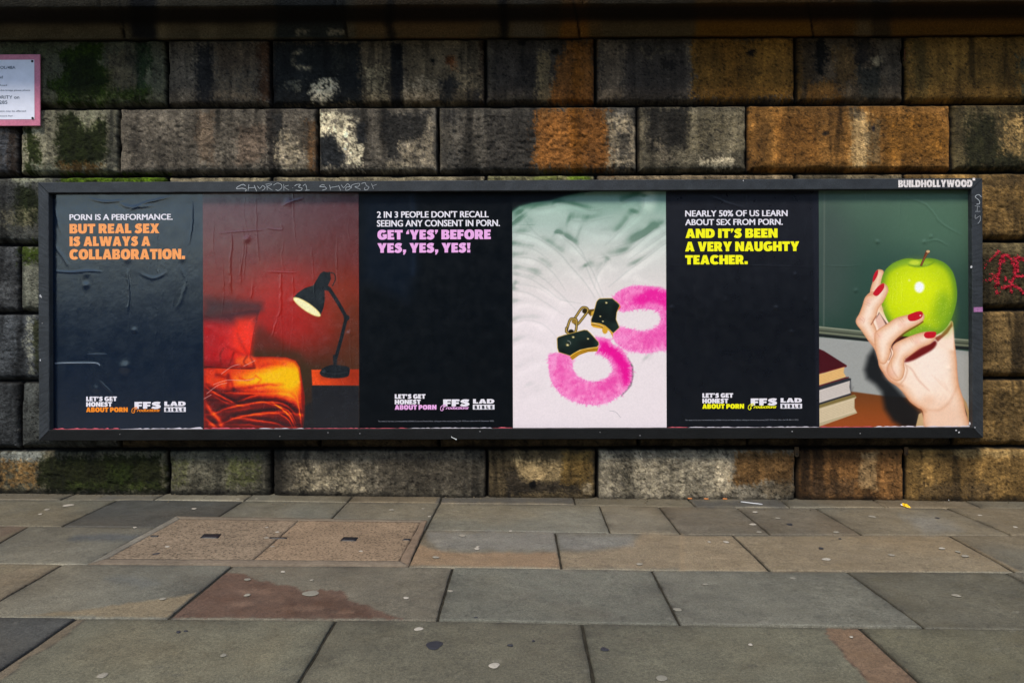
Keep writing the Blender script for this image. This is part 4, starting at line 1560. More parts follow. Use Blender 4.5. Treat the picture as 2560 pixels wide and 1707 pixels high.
def campaign(po, conv, ox, oy, accent):
    """the block of small marks near the foot of each text poster, shifted with the poster"""
    def T(x, y):
        return (x + ox, y + oy)
    rows = [("LET'S GET", 313, 490, 1271, 1297), ("HONEST", 313, 462, 1302, 1329)]
    lines(po, 'white', 'campaign_lettering', [(s, *T(a, c)[:1], b + ox, c + oy, d + oy) for s, a, b, c, d in rows], 'heavy', conv)
    lines(po, accent, 'campaign_lettering', [("ABOUT PORN", 313 + ox, 553 + ox, 1333 + oy, 1360 + oy)], 'heavy', conv)
    lg = Lettering(po.y, po.surf)
    for s, x0, x1, y0, y1, o in (("FFS", 592, 743, 1301, 1341, 'heavy'), ("LAD", 764, 886, 1299, 1325, 'heavy')):
        (a, b), (c, d) = conv((x0 + ox, y0 + oy), (x1 + ox, y1 + oy))
        lg.line(s, a, c, b, d, o)
    lg.build('logo_lettering', INK['white'], po.root)
    bx = Lettering(po.y, po.surf)
    (a, b), (c, d) = conv((763 + ox, 1331 + oy), (887 + ox, 1359 + oy))
    bx.box(a, c, b, d)
    bo = bx.build('logo_panel', INK['white'], po.root)
    L = Lettering(po.y, po.surf, .0030)
    (a, b), (c, d) = conv((773 + ox, 1336 + oy), (877 + ox, 1354 + oy))
    L.line("BIBLE", a, c, b, d, 0, spacing=1.8, fat=.55)
    L.build('logo_lettering', INK['navy'], po.root)
    L = Lettering(po.y, po.surf, .0036)
    (a, b), (c, d) = conv((590 + ox, 1338 + oy), (740 + ox, 1358 + oy))
    L.line("roductions", a + 7, c, b + .5, d, .004, shear=.45, spacing=.9, fat=.3)
    L.line("P", a - 1.5, a + 8, b - 3.5, d + .5, .004, shear=.45)
    L.ribbon([(a + 2, b - 2), (a - 4.5, b + 2), (a - 5.5, d + 1), (a - 1, d + 3), (a + 2.5, d - 2)], .0040)
    L.build('script_lettering', INK[accent], po.root)


# ---- 1: navy, orange slogan
p1 = Poster(131, 509, 'dark navy poster with an orange slogan ending in COLLABORATION', .0038, (11, 25, 42), 0.0, (.85, .16, .24))
p1.pt.c *= (1 + .10 * fbm(p1.pt.x / 50, p1.pt.y / 50, 3))[:, None]
p1.rumple(.0012, 21, 22, 4)
for pts, w, h in [(c4((120, 548), (220, 555), (330, 548), (400, 552)), 2.2, .0018), (c4((552, 540), (556, 640), (560, 720), (550, 790)), 2.4, .0022),
                  (c4((920, 150), (925, 260), (905, 390)), 2.2, .0016), (c4((130, 175), (150, 260), (165, 330)), 3, .0012),
                  (c4((560, 200), (640, 160), (720, 140), (800, 120)), 3, .0014), (c4((330, 130), (420, 150), (530, 140)), 3, .0012),
                  (c4((130, 1078), (250, 1075), (370, 1078), (410, 1110)), 1.4, .0012), (c4((390, 1180), (430, 1220), (465, 1255)), 1.6, .0016),
                  (c4((320, 1025), (430, 1026)), 1.5, .0007), (c4((500, 150), (560, 180), (700, 170)), 4, .0016), (c4((850, 520), (890, 610), (840, 760)), 4, .001),
                  (c4((130, 400), (180, 470), (210, 520)), 4, .0012), (c4((620, 560), (700, 590), (770, 560)), 4, .0012)]:
    p1.crease(pts, w, h)
p1.bump(*c4((535, 1100))[0], 12, .0045)
p1.bump(*c4((312, 630))[0], 7, .003)
p1.bump(*c4((590, 890))[0], 6, .0022)
p1.pt.stroke(c4((133, 1079), (250, 1076), (365, 1077), (390, 1090)), 1.6, (190, 200, 210), f=.8, s=.85)
p1.pt.stroke(c4((320, 1026), (430, 1027)), 1.0, (100, 112, 125), f=.7, s=.6)
p1.build({0: 'paper_sheet'})
lines(p1, 'white', 'headline', [("PORN IS A PERFORMANCE.", 217, 812, 222, 256)], conv=c4, **HEAD)
lines(p1, 'orange', 'slogan', [("BUT REAL SEX", 217, 735, 277, 332), ("IS ALWAYS A", 217, 683, 350, 405), ("COLLABORATION.", 217, 883, 423, 482)], conv=c4, **SLOG)
campaign(p1, c4, 0, 0, 'deep_orange')

# ---- 2: the lamp
p2 = Poster(508, 897.5, 'red bedroom poster showing a lit black desk lamp beside a rumpled bed', .0026, (90, 46, 44), .0012, (.75, .18, .30))
q = crop(500, 640, 3.5625)
pt = p2.pt
pt.c[:] = vgrad([(470, (84, 56, 62)), (560, (92, 52, 54)), (640, (104, 46, 44)), (720, (124, 40, 32)), (800, (134, 34, 26)), (870, (96, 38, 24)), (930, (62, 40, 24)), (1080, (34, 26, 24))])(pt.x, pt.y)
pt.ell(*q((760, 480))[0], 105, 90, (172, 34, 28), f=75, s=.9)
pt.ell(*q((680, 600))[0], 60, 40, (160, 26, 24), f=40, s=.6)
pt.fill(q((440, 560), (560, 640), (760, 780), (900, 900), (440, 900)), (84, 34, 22), f=16, s=.75)
pt.ell(*q((1250, 420))[0], 60, 70, (128, 48, 26), f=50, s=.7)
pt.ell(*q((1380, 800))[0], 40, 110, (84, 46, 28), f=40, s=.7)
pt.fill(q((455, 840), (880, 860), (990, 1010), (930, 1180), (880, 920), (470, 900)), (58, 42, 22), f=16, s=.8)
pt.fill(q((36, 370), (300, 390), (540, 420), (540, 470), (300, 480), (36, 560)), (50, 34, 40), f=20, s=.8, label=6)
# bed
bed_poly = q((36, 1003), (250, 960), (480, 900), (640, 898), (770, 905), (850, 932), (888, 990), (905, 1090), (930, 1250), (935, 1400), (915, 1540), (36, 1540))
pt.fill(bed_poly, (226, 58, 18), f=2.5, cv=False, label=1, edge=((190, 30, 16), 9))
bi = np.nonzero((pt.lab == 1))[0]
bx_, by_ = pt.x[bi], pt.y[bi]
Q = lambda X_, Y_: q((X_, Y_))[0]
val = np.full(bi.shape, .50)
for (X_, Y_, rx, ry, g_) in [(740, 1050, 75, 34, .42), (800, 1150, 34, 44, .30), (560, 1100, 60, 20, .28), (380, 1130, 50, 16, .16), (480, 960, 80, 12, -.10)]:
    cx, cy = Q(X_, Y_)
    val += g_ * np.exp(-((bx_ - cx) / rx) ** 2 - ((by_ - cy) / ry) ** 2)
edge_y = np.interp(bx_, [p_[0] for p_ in q((36, 0), (140, 0), (340, 0), (560, 0), (760, 0), (860, 0), (935, 0))], [p_[1] for p_ in q((0, 1165), (0, 1195), (0, 1222), (0, 1250), (0, 1290), (0, 1340), (0, 1420))])
lowm = smooth(-16, 8, by_ - edge_y + 10 * fbm(bx_ / 14, by_ / 10, 3))
val = val * (1 - lowm) + .13 * lowm
rim = smooth(q((870, 0))[0][0], q((925, 0))[0][0], bx_)
val = val * (1 - .75 * rim)
for P_, w_, g_ in [(q((36, 1150), (120, 1210), (250, 1280), (350, 1335)), 4.5, .5), (q((110, 1412), (250, 1352), (450, 1312), (620, 1300), (760, 1322), (850, 1410)), 5, .62),
                   (q((160, 1212), (400, 1222), (620, 1222), (780, 1232), (860, 1290), (895, 1420)), 5, .55), (q((180, 1500), (320, 1440), (500, 1410), (700, 1392), (790, 1400)), 5, .55),
                   (q((350, 1440), (480, 1460), (640, 1480), (770, 1525)), 4, .5), (q((640, 1300), (740, 1370), (800, 1430), (845, 1520)), 3.5, .55), (q((700, 1400), (780, 1450), (830, 1530)), 3.5, .5),
                   (q((36, 1290), (90, 1370), (160, 1450), (210, 1540)), 9, .52), (q((36, 1440), (100, 1490), (170, 1545)), 8, .5), (q((320, 1300), (480, 1245), (580, 1238)), 4, .4),
                   (q((870, 1000), (890, 1150), (900, 1300), (918, 1460)), 2.4, .45), (q((880, 1060), (914, 1250), (922, 1430)), 2, .4), (q((840, 1190), (872, 1290), (892, 1420), (905, 1530)), 3, .5),
                   (q((560, 1300), (700, 1335), (800, 1390), (850, 1480), (868, 1535)), 3, .45), (q((120, 1240), (220, 1300), (330, 1330)), 3, .3), (q((250, 1500), (420, 1500), (600, 1530)), 4, .3),
                   (q((400, 1420), (560, 1390), (700, 1380)), 3.5, .4), (q((200, 1390), (360, 1370), (520, 1340)), 4, .2)]:
    sp_ = spline(P_, False)
    d_, t_ = line_sd(bx_ + 2 * fbm(bx_ / 8, by_ / 8, 2), by_ + 4 * fbm(bx_ / 10 + 4, by_ / 9, 2), sp_)
    tt = np.sin(np.pi * np.clip(t_, .04, .96)) ** .5
    ax_ = np.array(sp_)
    if (np.diff(ax_[:, 0]) > 0).all() and abs(ax_[-1, 0] - ax_[0, 0]) > abs(ax_[-1, 1] - ax_[0, 1]):
        dy = by_ + 3 * fbm(bx_ / 12, by_ / 9, 2) - np.interp(bx_, ax_[:, 0], ax_[:, 1])
        prof_ = np.where(dy < 0, np.exp(-(dy / (w_ * .45)) ** 2), .55 * np.exp(-(dy / (w_ * .6)) ** 2) + .45 * np.exp(-np.clip(dy, 0, 99) / (w_ * 1.7))) * (d_ < w_ * 6)
        prof_ -= .25 * np.exp(-((dy + w_ * 1.6) / (w_ * .9)) ** 2)
    else:
        prof_ = np.exp(-(d_ / (w_ * .6)) ** 2) + .2 * np.exp(-(d_ / (w_ * 2.2)) ** 2)
    val += .78 * g_ * tt * prof_ * (.3 + .7 * lowm)
for P_, w_, g_ in [(q((250, 1060), (280, 1120), (300, 1195)), 5, .22), (q((350, 1085), (420, 1105), (480, 1085)), 3, .2), (q((500, 1072), (545, 1092), (520, 1125)), 3, .24), (q((300, 1190), (500, 1152), (740, 1128)), 5, .2),
                   (q((150, 1060), (240, 1090), (250, 1165)), 5, .18), (q((440, 1170), (600, 1150), (760, 1150)), 3, .15), (q((540, 990), (640, 960), (760, 960)), 5, .1)]:
    d_, t_ = line_sd(bx_ + 4 * fbm(bx_ / 9, by_ / 9, 2), by_ + 4 * fbm(bx_ / 9 + 7, by_ / 9, 2), spline(P_, False))
    val -= g_ * np.exp(-(d_ / w_) ** 2) * (1 - lowm)
val += .09 * fbm(bx_ / 10, by_ / 5, 4)
stops = [-.1, .1, .3, .5, .66, .82, 1.0]
cols_ = np.array([(34, 12, 16), (66, 16, 20), (136, 22, 16), (222, 50, 16), (246, 92, 18), (255, 146, 8), (255, 190, 0)], float)
keep = pt.c[bi].copy()
newc = np.stack([np.interp(val, stops, cols_[:, k_]) for k_ in range(3)], -1)
sdb = poly_sd(bx_, by_, bed_poly)
ee = smooth(-9, 0, sdb)[:, None]
pt.c[bi] = newc * (1 - .6 * ee) + np.array([150, 22, 14]) * .6 * ee
# pillow
pil = q((36, 640), (36, 545), (200, 515), (400, 488), (536, 472), (520, 530), (500, 600), (478, 690), (462, 780), (455, 850), (447, 885), (474, 905), (484, 945), (496, 988), (440, 1004), (320, 988), (36, 990))


def pil_col(x, y):
    u = smooth(q((60, 0))[0][0], q((470, 0))[0][0], x)[:, None]
    v = smooth(q((0, 500))[0][1], q((0, 640))[0][1], y - (x - 510) * .12)[:, None]
    w = smooth(q((0, 900))[0][1], q((0, 1000))[0][1], y)[:, None]
    c = np.array([172, 20, 26]) * (1 - u) + np.array([236, 40, 28]) * u
    c = np.array([74, 26, 32]) * (1 - v) + c * v
    return c * (1 - .35 * w) + 22 * fbm(x / 9, y / 14, 4)[:, None] * v


pt.fill(pil, pil_col, f=3.5, label=2)
pt.fill(q((36, 500), (200, 470), (400, 445), (545, 440), (542, 470), (400, 495), (200, 525), (36, 560)), (56, 34, 38), f=14, s=.6)
pt.fill(q((330, 560), (490, 540), (490, 600), (470, 700), (456, 800), (450, 880), (330, 900), (290, 740)), (246, 50, 26), f=16, s=.85)
pt.stroke(q((505, 575), (478, 690), (460, 800), (447, 885)), 2.4, (112, 20, 16), f=2, s=.7)
for P_ in [q((440, 900), (380, 800), (330, 690)), q((430, 910), (330, 850), (230, 800)), q((420, 930), (300, 930), (180, 930))]:
    pt.stroke(P_, 7, (150, 18, 18), f=6, s=.5, taper=True)
pt.ell(*q((405, 935))[0], 26, 12, (250, 92, 30), f=7, s=.85)
for P_ in [q((300, 860), (280, 930), (260, 970)), q((420, 890), (390, 940), (420, 980)), q((450, 900), (470, 940), (480, 980)), q((210, 820), (180, 880), (190, 960))]:
    pt.stroke(P_, 4, (120, 18, 14), f=3, s=.7)
pt.stroke(q((36, 988), (200, 995), (400, 1002), (490, 998)), 3, (70, 12, 14), f=1.5, s=.85)
# table
pt.fill(q((992, 1012), (1415, 1008), (1415, 1152), (1000, 1150)), lambda x, y: np.array([236, 74, 20]) + (smooth(780, 896, x)[:, None] * np.array([-70, -30, -2])), f=1.4, label=3)
pt.fill(q((1060, 1040), (1400, 1030), (1400, 1100), (1080, 1100)), (150, 44, 18), f=8, s=.6)
pt.fill(q((996, 1154), (1415, 1156), (1415, 1545), (1000, 1545)), (25, 27, 33), f=2, s=.95, label=3)
pt.fill(q((935, 1330), (996, 1300), (1000, 1545), (915, 1545)), (22, 24, 30), f=6, s=.9)
# lamp
LC = (24, 29, 34)
pt.stroke(q((1150, 290), (1230, 415), (1303, 545)), 9, LC, f=1.0, label=4, cv=False)
pt.stroke(q((1303, 550), (1262, 720), (1212, 900)), 8.5, LC, f=1.0, label=4, cv=False)
pt.ell(*q((1306, 550))[0], 7.5, 7, LC, f=1, label=4)
pt.fill(q((1185, 880), (1225, 880), (1222, 930), (1215, 985), (1190, 985), (1185, 930)), LC, f=1, label=4)
pt.fill(q((1070, 1030), (1105, 992), (1180, 968), (1240, 972), (1325, 990), (1330, 1050), (1300, 1078), (1200, 1088), (1110, 1078), (1072, 1055)), LC, f=1, cv=True, label=4)
pt.stroke(q((1090, 1030), (1200, 1050), (1310, 1030)), 1.4, (52, 56, 60), f=1, s=.7)
pt.stroke(q((1150, 145), (1195, 160), (1205, 210), (1180, 265)), 2.6, (40, 30, 28), f=.8, label=4)
pt.fill(q((832, 372), (870, 328), (935, 285), (1010, 262), (1030, 228), (1068, 160), (1100, 138), (1158, 148), (1166, 205), (1140, 262), (1165, 288), (1150, 312), (1108, 305),
          (1112, 390), (1100, 460), (1072, 534), (1000, 520), (900, 450)), LC, f=1, label=4)
pt.fill(q((1040, 300), (1090, 320), (1085, 420), (1050, 440)), (42, 48, 52), f=6, s=.5)
a_, b_ = q((832, 372), (1073, 535))
cx_, cy_ = (a_[0] + b_[0]) / 2, (a_[1] + b_[1]) / 2
ang, ra, rb = math.atan2(b_[1] - a_[1], b_[0] - a_[0]), math.hypot(b_[0] - a_[0], b_[1] - a_[1]) / 2, 10.5
pt.fill([(cx_ + ra * math.cos(t) * math.cos(ang) - rb * math.sin(t) * math.sin(ang), cy_ + ra * math.cos(t) * math.sin(ang) + rb * math.sin(t) * math.cos(ang)) for t in np.linspace(0, 2 * math.pi, 28, False)],
        (255, 244, 186), f=1, label=5, edge=((240, 216, 130), 4))
for P_ in [q((190, 1050), (280, 985), (345, 965)), q((120, 1145), (240, 1105), (400, 1108), (480, 1092)), q((60, 1225), (160, 1150), (240, 1130)), q((36, 1270), (100, 1235)), q((390, 980), (490, 930))]:
    pt.stroke(P_, 1.3, (236, 170, 160), f=.7, s=.8)
pt.c *= (1 + .16 * fbm(pt.x / 3.0, pt.y / 3.0, 2))[:, None]
p2.rumple(.0011, 5, 20, 4)
for pts, w, h in [(q((265, 0), (270, 200), (280, 330)), 2.2, .0018), (q((360, 10), (365, 250)), 2, .0012), (q((470, 250), (455, 380)), 2.4, .0014), (q((720, 150), (718, 330), (720, 480), (690, 540)), 2.6, .0022),
                  (q((600, 140), (720, 145), (860, 150)), 1.5, .0010), (q((690, 560), (640, 720)), 2, .0010), (q((820, 200), (840, 330)), 1.6, .001), (q((925, 700), (920, 850)), 1.3, .0008),
                  (c4((1150, 320), (1150, 420), (1135, 560)), 2.2, .0016), (c4((1450, 170), (1490, 150), (1560, 130)), 2.6, .0018), (c4((1350, 300), (1440, 310), (1436, 280)), 1.6, .0012), (c4((1080, 330), (1200, 320), (1350, 310)), 1.4, .0009)]:
    p2.crease(pts, w, h)
p2.bump(*c4((1240, 365))[0], 7, .004)
p2.bump(*c4((1480, 155))[0], 9, .003)
p2.bump(*q((1330, 690))[0], 6, .003)
p2.build({0: 'paper_sheet', 1: 'printed_bed', 2: 'printed_pillow', 3: 'printed_table', 4: 'printed_lamp', 5: ('printed_glow', 4), 6: 'printed_headboard'})

# ---- 3: navy, pink slogan
p3 = Poster(896.5, 1282, 'dark navy poster with a pink slogan about saying YES, between the lamp and handcuff posters', .0042, (6, 11, 16), 0.0, (.22, .3, .42))
p3.pt.c *= (1 + .15 * fbm(p3.pt.x / 60, p3.pt.y / 60, 3))[:, None]
p3.pt.fill(c5((60, 90), (360, 90), (375, 540), (320, 720), (60, 600)), (12, 24, 38), f=25, s=.6)
p3.pt.stroke(c5((345, 110), (360, 300), (350, 560)), 10, (24, 36, 52), f=9, s=.6)
p3.rumple(.0008, 9, 14, 2)
p3.crease(c5((340, 100), (345, 200), (360, 330)), 3.0, .0010)
p3.build({0: 'paper_sheet'})
lines(p3, 'white', 'headline', [("2 IN 3 PEOPLE DON'T RECALL", 144, 788, 206, 242), ("SEEING ANY CONSENT IN PORN.", 144, 853, 256, 293)], conv=c5, **HEAD)
lines(p3, 'pink', 'slogan', [("GET \u2018YES\u2019 BEFORE", 147, 800, 312, 367), ("YES, YES, YES!", 147, 683, 388, 443)], conv=c5, **SLOG)
campaign(p3, c5, -66, -14, 'pink')
lines(p3, 'grey', 'small_print', [("The research has been commissioned by LADbible Group and ResearchBods, utilising an online survey among 2,381 18-29-year-olds in the UK (September 2025)", 150, 818, 1409, 1416)], .002, c5)

# ---- 4: handcuffs on a sheet
p4 = Poster(1281.5, 1665.5, 'poster of pink fluffy handcuffs lying on a crumpled white bed sheet', .0026, (232, 220, 228), .0012, (.15, .4, .5))
pt = p4.pt
pt.c[:] = vgrad([(480, (112, 144, 128)), (520, (140, 168, 152)), (570, (178, 192, 180)), (640, (208, 207, 198)), (720, (226, 216, 210)), (800, (236, 223, 221)), (1075, (238, 224, 225))])(pt.x, pt.y)
pt.ell(*c5((1130, 230))[0], 60, 28, (176, 194, 180), f=24, s=.7)
pt.ell(*c5((1710, 140))[0], 18, 30, (196, 216, 198), f=12, s=.7)
pt.ell(*c5((1640, 260))[0], 60, 26, (166, 186, 170), f=22, s=.6)
CH = np.zeros(pt.x.size)


def fold(P_, w, hgt, asym=.35):
    """a soft ridge of cloth in the printed picture, steeper on one side"""
    P_ = spline(P_, False)
    i = pt._pick(P_, w * 9)
    d, t = line_sd(pt.x[i], pt.y[i], P_)
    w = w * 1.35
    d = d * (1 + .5 * fbm(pt.x[i] / 40, pt.y[i] / 40, 2))
    CH[i] += .95 * hgt * w * np.exp(-(d / w) ** 2) * smooth(0, .12, t) * smooth(1, .55, t)
    CH[i] += .8 * hgt * w * np.exp(-(d / (w * 3.2)) ** 2) * smooth(0, .2, t) * smooth(1, .5, t)


for P_, w, hg in [(c5((900, 320), (1030, 345), (1130, 395), (1200, 450), (1260, 520), (1340, 610), (1400, 700)), 9, 1.0), (c5((960, 190), (1010, 270), (1060, 330), (1120, 380)), 9, .7),
                  (c5((1150, 150), (1280, 172), (1380, 200), (1440, 190)), 6, 1.1), (c5((1160, 320), (1250, 362), (1310, 415), (1360, 500)), 6, 1.1),
                  (c5((1210, 350), (1290, 420), (1370, 520), (1410, 600), (1450, 700)), 7, .9), (c5((1830, 260), (1720, 330), (1640, 400), (1560, 450), (1420, 475)), 9, 1.0),
                  (c5((1830, 370), (1700, 470), (1600, 540), (1480, 640)), 8, .9), (c5((1830, 320), (1700, 410), (1600, 480)), 6, .8), (c5((900, 530), (1000, 545), (1100, 590), (1200, 680), (1290, 770)), 8, .8),
                  (c5((900, 565), (1020, 590), (1120, 650), (1200, 710), (1320, 735)), 7, .8), (c5((900, 660), (1000, 670), (1100, 720), (1220, 800)), 9, .7), (c5((900, 745), (1020, 730), (1130, 770), (1220, 850)), 8, .55),
                  (c5((900, 855), (1010, 830), (1110, 860), (1180, 930)), 9, .6), (c5((900, 990), (1000, 950), (1100, 980), (1160, 1040)), 9, .5), (c5((930, 1140), (1040, 1080), (1150, 1060)), 10, .4),
                  (c5((900, 470), (1010, 470), (1090, 500), (1170, 570), (1230, 660)), 9, .8), (c5((1340, 500), (1390, 620), (1440, 720)), 5, .9), (c5((1490, 470), (1420, 560), (1395, 660)), 7, .6),
                  (c5((1640, 190), (1560, 300), (1460, 400)), 9, .8), (c5((1780, 290), (1640, 370), (1520, 410)), 8, .7), (c5((900, 400), (1040, 420), (1130, 480)), 8, .7), (c5((1600, 560), (1720, 600), (1830, 650)), 8, .35),
                  (c5((1680, 1040), (1760, 1120), (1820, 1220)), 10, .3), (c5((960, 1320), (1080, 1250), (1180, 1240)), 10, .3), (c5((940, 160), (1040, 190), (1140, 182), (1250, 155)), 8, .7),
                  (c5((1230, 250), (1350, 262), (1500, 235)), 12, .6), (c5((1540, 170), (1640, 120), (1720, 105)), 9, .8), (c5((1690, 100), (1670, 200), (1580, 300)), 8, .7), (c5((1300, 300), (1420, 330), (1560, 320)), 12, .5),
                  (c5((940, 250), (1000, 330), (1010, 400)), 10, .5), (c5((1010, 1180), (1100, 1330), (1220, 1420)), 12, .25), (c5((1450, 500), (1560, 520), (1700, 520)), 10, .35), (c5((920, 620), (1060, 640), (1160, 700)), 7, .6)]:
    fold(P_, w, hg)
    if hg > .55:
        pt.stroke(P_, 2.4, (96, 110, 100), f=3.2, s=.20 * min(1, hg), taper=True)
        pt.stroke([(a_ + 2.5, b_ - 4) for a_, b_ in P_], 3, (240, 242, 236), f=4, s=.10 * min(1, hg), taper=True)
CH += 4.0 * fbm(pt.x / 70 + .004 * pt.y, pt.y / 50, 2) + 0.5 * fbm(pt.x / 12, pt.y / 12, 2)
CH2 = CH.reshape(pt.shape)
gy_, gx_ = np.gradient(CH2)
pp = abs(p4.px[0, 1] - p4.px[0, 0])
sh = ((gx_ * .35 + gy_ * .94) / pp).ravel()
amp_ = np.interp(pt.y, [470, 600, 760, 1075], [1.0, 1.0, .9, .6])
sh = np.clip(sh * amp_, -1, .95)
pt.c *= (1 - .44 * smooth(0.02, 1.35, sh) + .07 * smooth(0, .8, -sh))[:, None] * np.array([1, 1, 1])
pt.c += (smooth(0.1, 1.1, sh) * 10)[:, None] * np.array([-1, 1, 0])
pt.fill(c5((900, 60), (1420, 60), (1390, 90), (1320, 98), (1230, 117), (1150, 141), (1040, 156), (965, 176), (926, 204), (900, 210)), (16, 20, 24), f=2.5)
pt.stroke(c5((926, 206), (965, 180), (1040, 160), (1150, 145), (1230, 121), (1330, 100)), 7, (60, 100, 82), f=6, s=.7)
k = crop(1340, 690, 4.6118)
fur = lambda x, y: np.array([246, 118, 186]) + 60 * fbm(x / 9, y / 9, 3)[:, None] * np.array([.3, 1.6, .8])
cuff1 = k((145, 930), (190, 900), (270, 885), (340, 890), (400, 930), (415, 990), (420, 1050), (440, 1110), (500, 1170), (600, 1210), (690, 1215), (790, 1190), (860, 1140), (885, 1090), (870, 1020),
          (830, 960), (760, 910), (705, 890), (715, 840), (725, 780), (690, 720), (760, 705), (850, 740), (890, 800), (960, 820), (1020, 880), (1060, 950), (1100, 1040), (1105, 1130), (1085, 1230),
          (1040, 1310), (960, 1380), (860, 1440), (760, 1475), (640, 1485), (520, 1465), (400, 1430), (300, 1370), (220, 1290), (175, 1200), (150, 1080))
cuff2 = k((880, 260), (920, 210), (1000, 150), (1100, 120), (1200, 110), (1330, 125), (1430, 150), (1540, 200), (1620, 420), (1560, 760), (1500, 850), (1420, 860), (1300, 885), (1180, 880), (1060, 860), (980, 810),
          (920, 760), (890, 690), (900, 630), (950, 595), (1050, 600), (1150, 625), (1240, 635), (1340, 615), (1410, 570), (1440, 500), (1430, 440), (1370, 400), (1280, 375), (1180, 380), (1080, 400),
          (1000, 410), (960, 390), (970, 340), (930, 290))
pt.fill(k((1060, 940), (1120, 1040), (1125, 1150), (1100, 1260), (1040, 1330), (980, 1390), (1040, 1200)), (60, 50, 60), f=2.5, s=.7)
pt.fill(cuff2, fur, f=2.2, na=3.2, ns=5, cv=True, label=2)
pt.fill(k((1080, 330), (1150, 250), (1220, 190), (1300, 130), (1440, 150), (1540, 210), (1540, 420), (1440, 330), (1300, 300), (1180, 330)), (238, 26, 150), f=9, na=6, ns=12, s=.9)
pt.fill(k((1240, 640), (1400, 620), (1450, 520), (1500, 560), (1500, 760), (1300, 820), (1200, 730)), (238, 70, 164), f=12, na=6, s=.6)
pt.fill(k((900, 700), (1000, 640), (1100, 680), (1060, 800), (960, 790)), (250, 150, 204), f=9, na=5, s=.7)
pt.fill(k((1000, 850), (1200, 890), (1420, 862), (1500, 850), (1500, 820), (1200, 850)), (252, 170, 210), f=5, na=4, s=.6)
pt.fill(cuff1, fur, f=2.2, na=3.2, ns=5, cv=True, label=1)
pt.fill(k((720, 760), (830, 760), (900, 830), (1010, 900), (1090, 1060), (1090, 1190), (1040, 1270), (990, 1180), (950, 1060), (890, 950), (760, 900), (715, 860)), (236, 14, 144), f=9, na=6, ns=12, s=.95)
pt.fill(k((250, 950), (330, 960), (300, 1060), (340, 1180), (430, 1240), (380, 1280), (260, 1150)), (238, 80, 168), f=9, na=6, s=.6)
pt.fill(k((700, 1230), (850, 1180), (930, 1180), (880, 1320), (740, 1330)), (236, 60, 160), f=9, na=6, s=.6)
pt.fill(k((150, 940), (250, 900), (250, 1000), (190, 1100), (230, 1240), (160, 1120)), (250, 160, 208), f=8, na=4, s=.7)
pt.fill(k((300, 1340), (520, 1430), (760, 1440), (900, 1380), (800, 1470), (560, 1470), (380, 1420)), (252, 160, 206), f=7, na=4, s=.65)
rs = np.random.RandomState(4)
for poly, cen in ((spline(cuff1), k((650, 1070))[0]), (spline(cuff2), k((1200, 500))[0])):
    for (x, y) in poly[::1]:
        for _ in range(4):
            dx, dy = x - cen[0], y - cen[1]
            l = math.hypot(dx, dy) + 1e-6
            sgn = 1 if l > 55 else -1
            a = rs.uniform(.8, 3.2)
            ux, uy = dx / l * sgn + rs.uniform(-.5, .5), dy / l * sgn + rs.uniform(-.2, .6)
            x, y = x + rs.uniform(-2.5, 2.5), y + rs.uniform(-2.5, 2.5)
            pt.stroke([(x - ux * 6, y - uy * 6), (x + ux * a, y + uy * a)], .8, [(250, 150, 205), (238, 90, 176), (248, 176, 214)][rs.randint(3)], f=.8, s=.6, cv=False)
for poly in (spline(cuff1), spline(cuff2)):
    a_ = np.array(poly)
    for _ in range(900):
        x, y = rs.uniform(a_[:, 0].min(), min(a_[:, 0].max(), 1666)), rs.uniform(a_[:, 1].min(), a_[:, 1].max())
        if poly_sd(np.array([x]), np.array([y]), poly)[0] < -2:
            an = rs.uniform(.5, 2.6)
            pt.stroke([(x, y), (x + 6 * math.cos(an), y + 6 * math.sin(an))], .7, [(255, 178, 218), (226, 40, 150), (250, 130, 196), (206, 20, 132)][rs.randint(4)], f=.7, s=.38, cv=False)
# chain and plates
GD, GB = (206, 156, 40), (60, 44, 10)
for P_ in (k((440, 500), (515, 385), (550, 362), (590, 375), (590, 415), (500, 535), (470, 555), (445, 540), (440, 500)), k((350, 640), (390, 510), (430, 492), (468, 510), (465, 600), (452, 650)),
           k((350, 600), (350, 640), (380, 660))):
    pt.stroke(P_, 6.4, GB, f=1, label=3)
    pt.stroke(P_, 2.6, (224, 186, 92), f=1, s=.85)
pt.ell(*k((405, 640))[0], 7, 5.5, (26, 20, 8), f=1, label=3)
pt.ell(*k((560, 405))[0], 6, 6, (40, 30, 8), f=1, label=3)
pt.ell(*k((440, 525))[0], 6.5, 5, (150, 116, 44), f=1, label=3)
pt.fill(k((615, 385), (680, 380), (670, 440), (630, 465), (600, 430)), (96, 68, 12), f=1, label=3)
pt.fill(k((640, 410), (670, 400), (660, 445), (630, 460)), (226, 176, 60), f=1.5, s=.9)
pt.fill(k((390, 925), (450, 880), (540, 845), (640, 830), (722, 815), (705, 868), (600, 875), (500, 910), (420, 968)), (214, 156, 36), f=1, label=3)
for P_ in (k((400, 940), (500, 880), (600, 850), (712, 838)), k((410, 955), (520, 893), (620, 862), (706, 856))):
    pt.stroke(P_, 1.5, (84, 54, 6), f=.8, s=.85)
pt.fill(k((634, 530), (780, 582), (850, 640), (890, 712), (885, 660), (960, 590), (930, 600), (820, 560)), (214, 156, 36), f=1, label=3)
pt.fill(k((634, 535), (780, 585), (790, 615), (660, 590), (636, 570)), (222, 164, 40), f=1, label=3)
pt.stroke(k((640, 560), (720, 572), (785, 600)), 1.5, (84, 54, 6), f=.8)
pt.ell(*k((795, 625))[0], 7, 9, (216, 160, 44), f=1, label=3)
pt.fill(k((885, 275), (930, 290), (965, 330), (975, 360), (950, 395), (940, 330)), (230, 60, 10), f=1.5)
PL = (16, 24, 22)
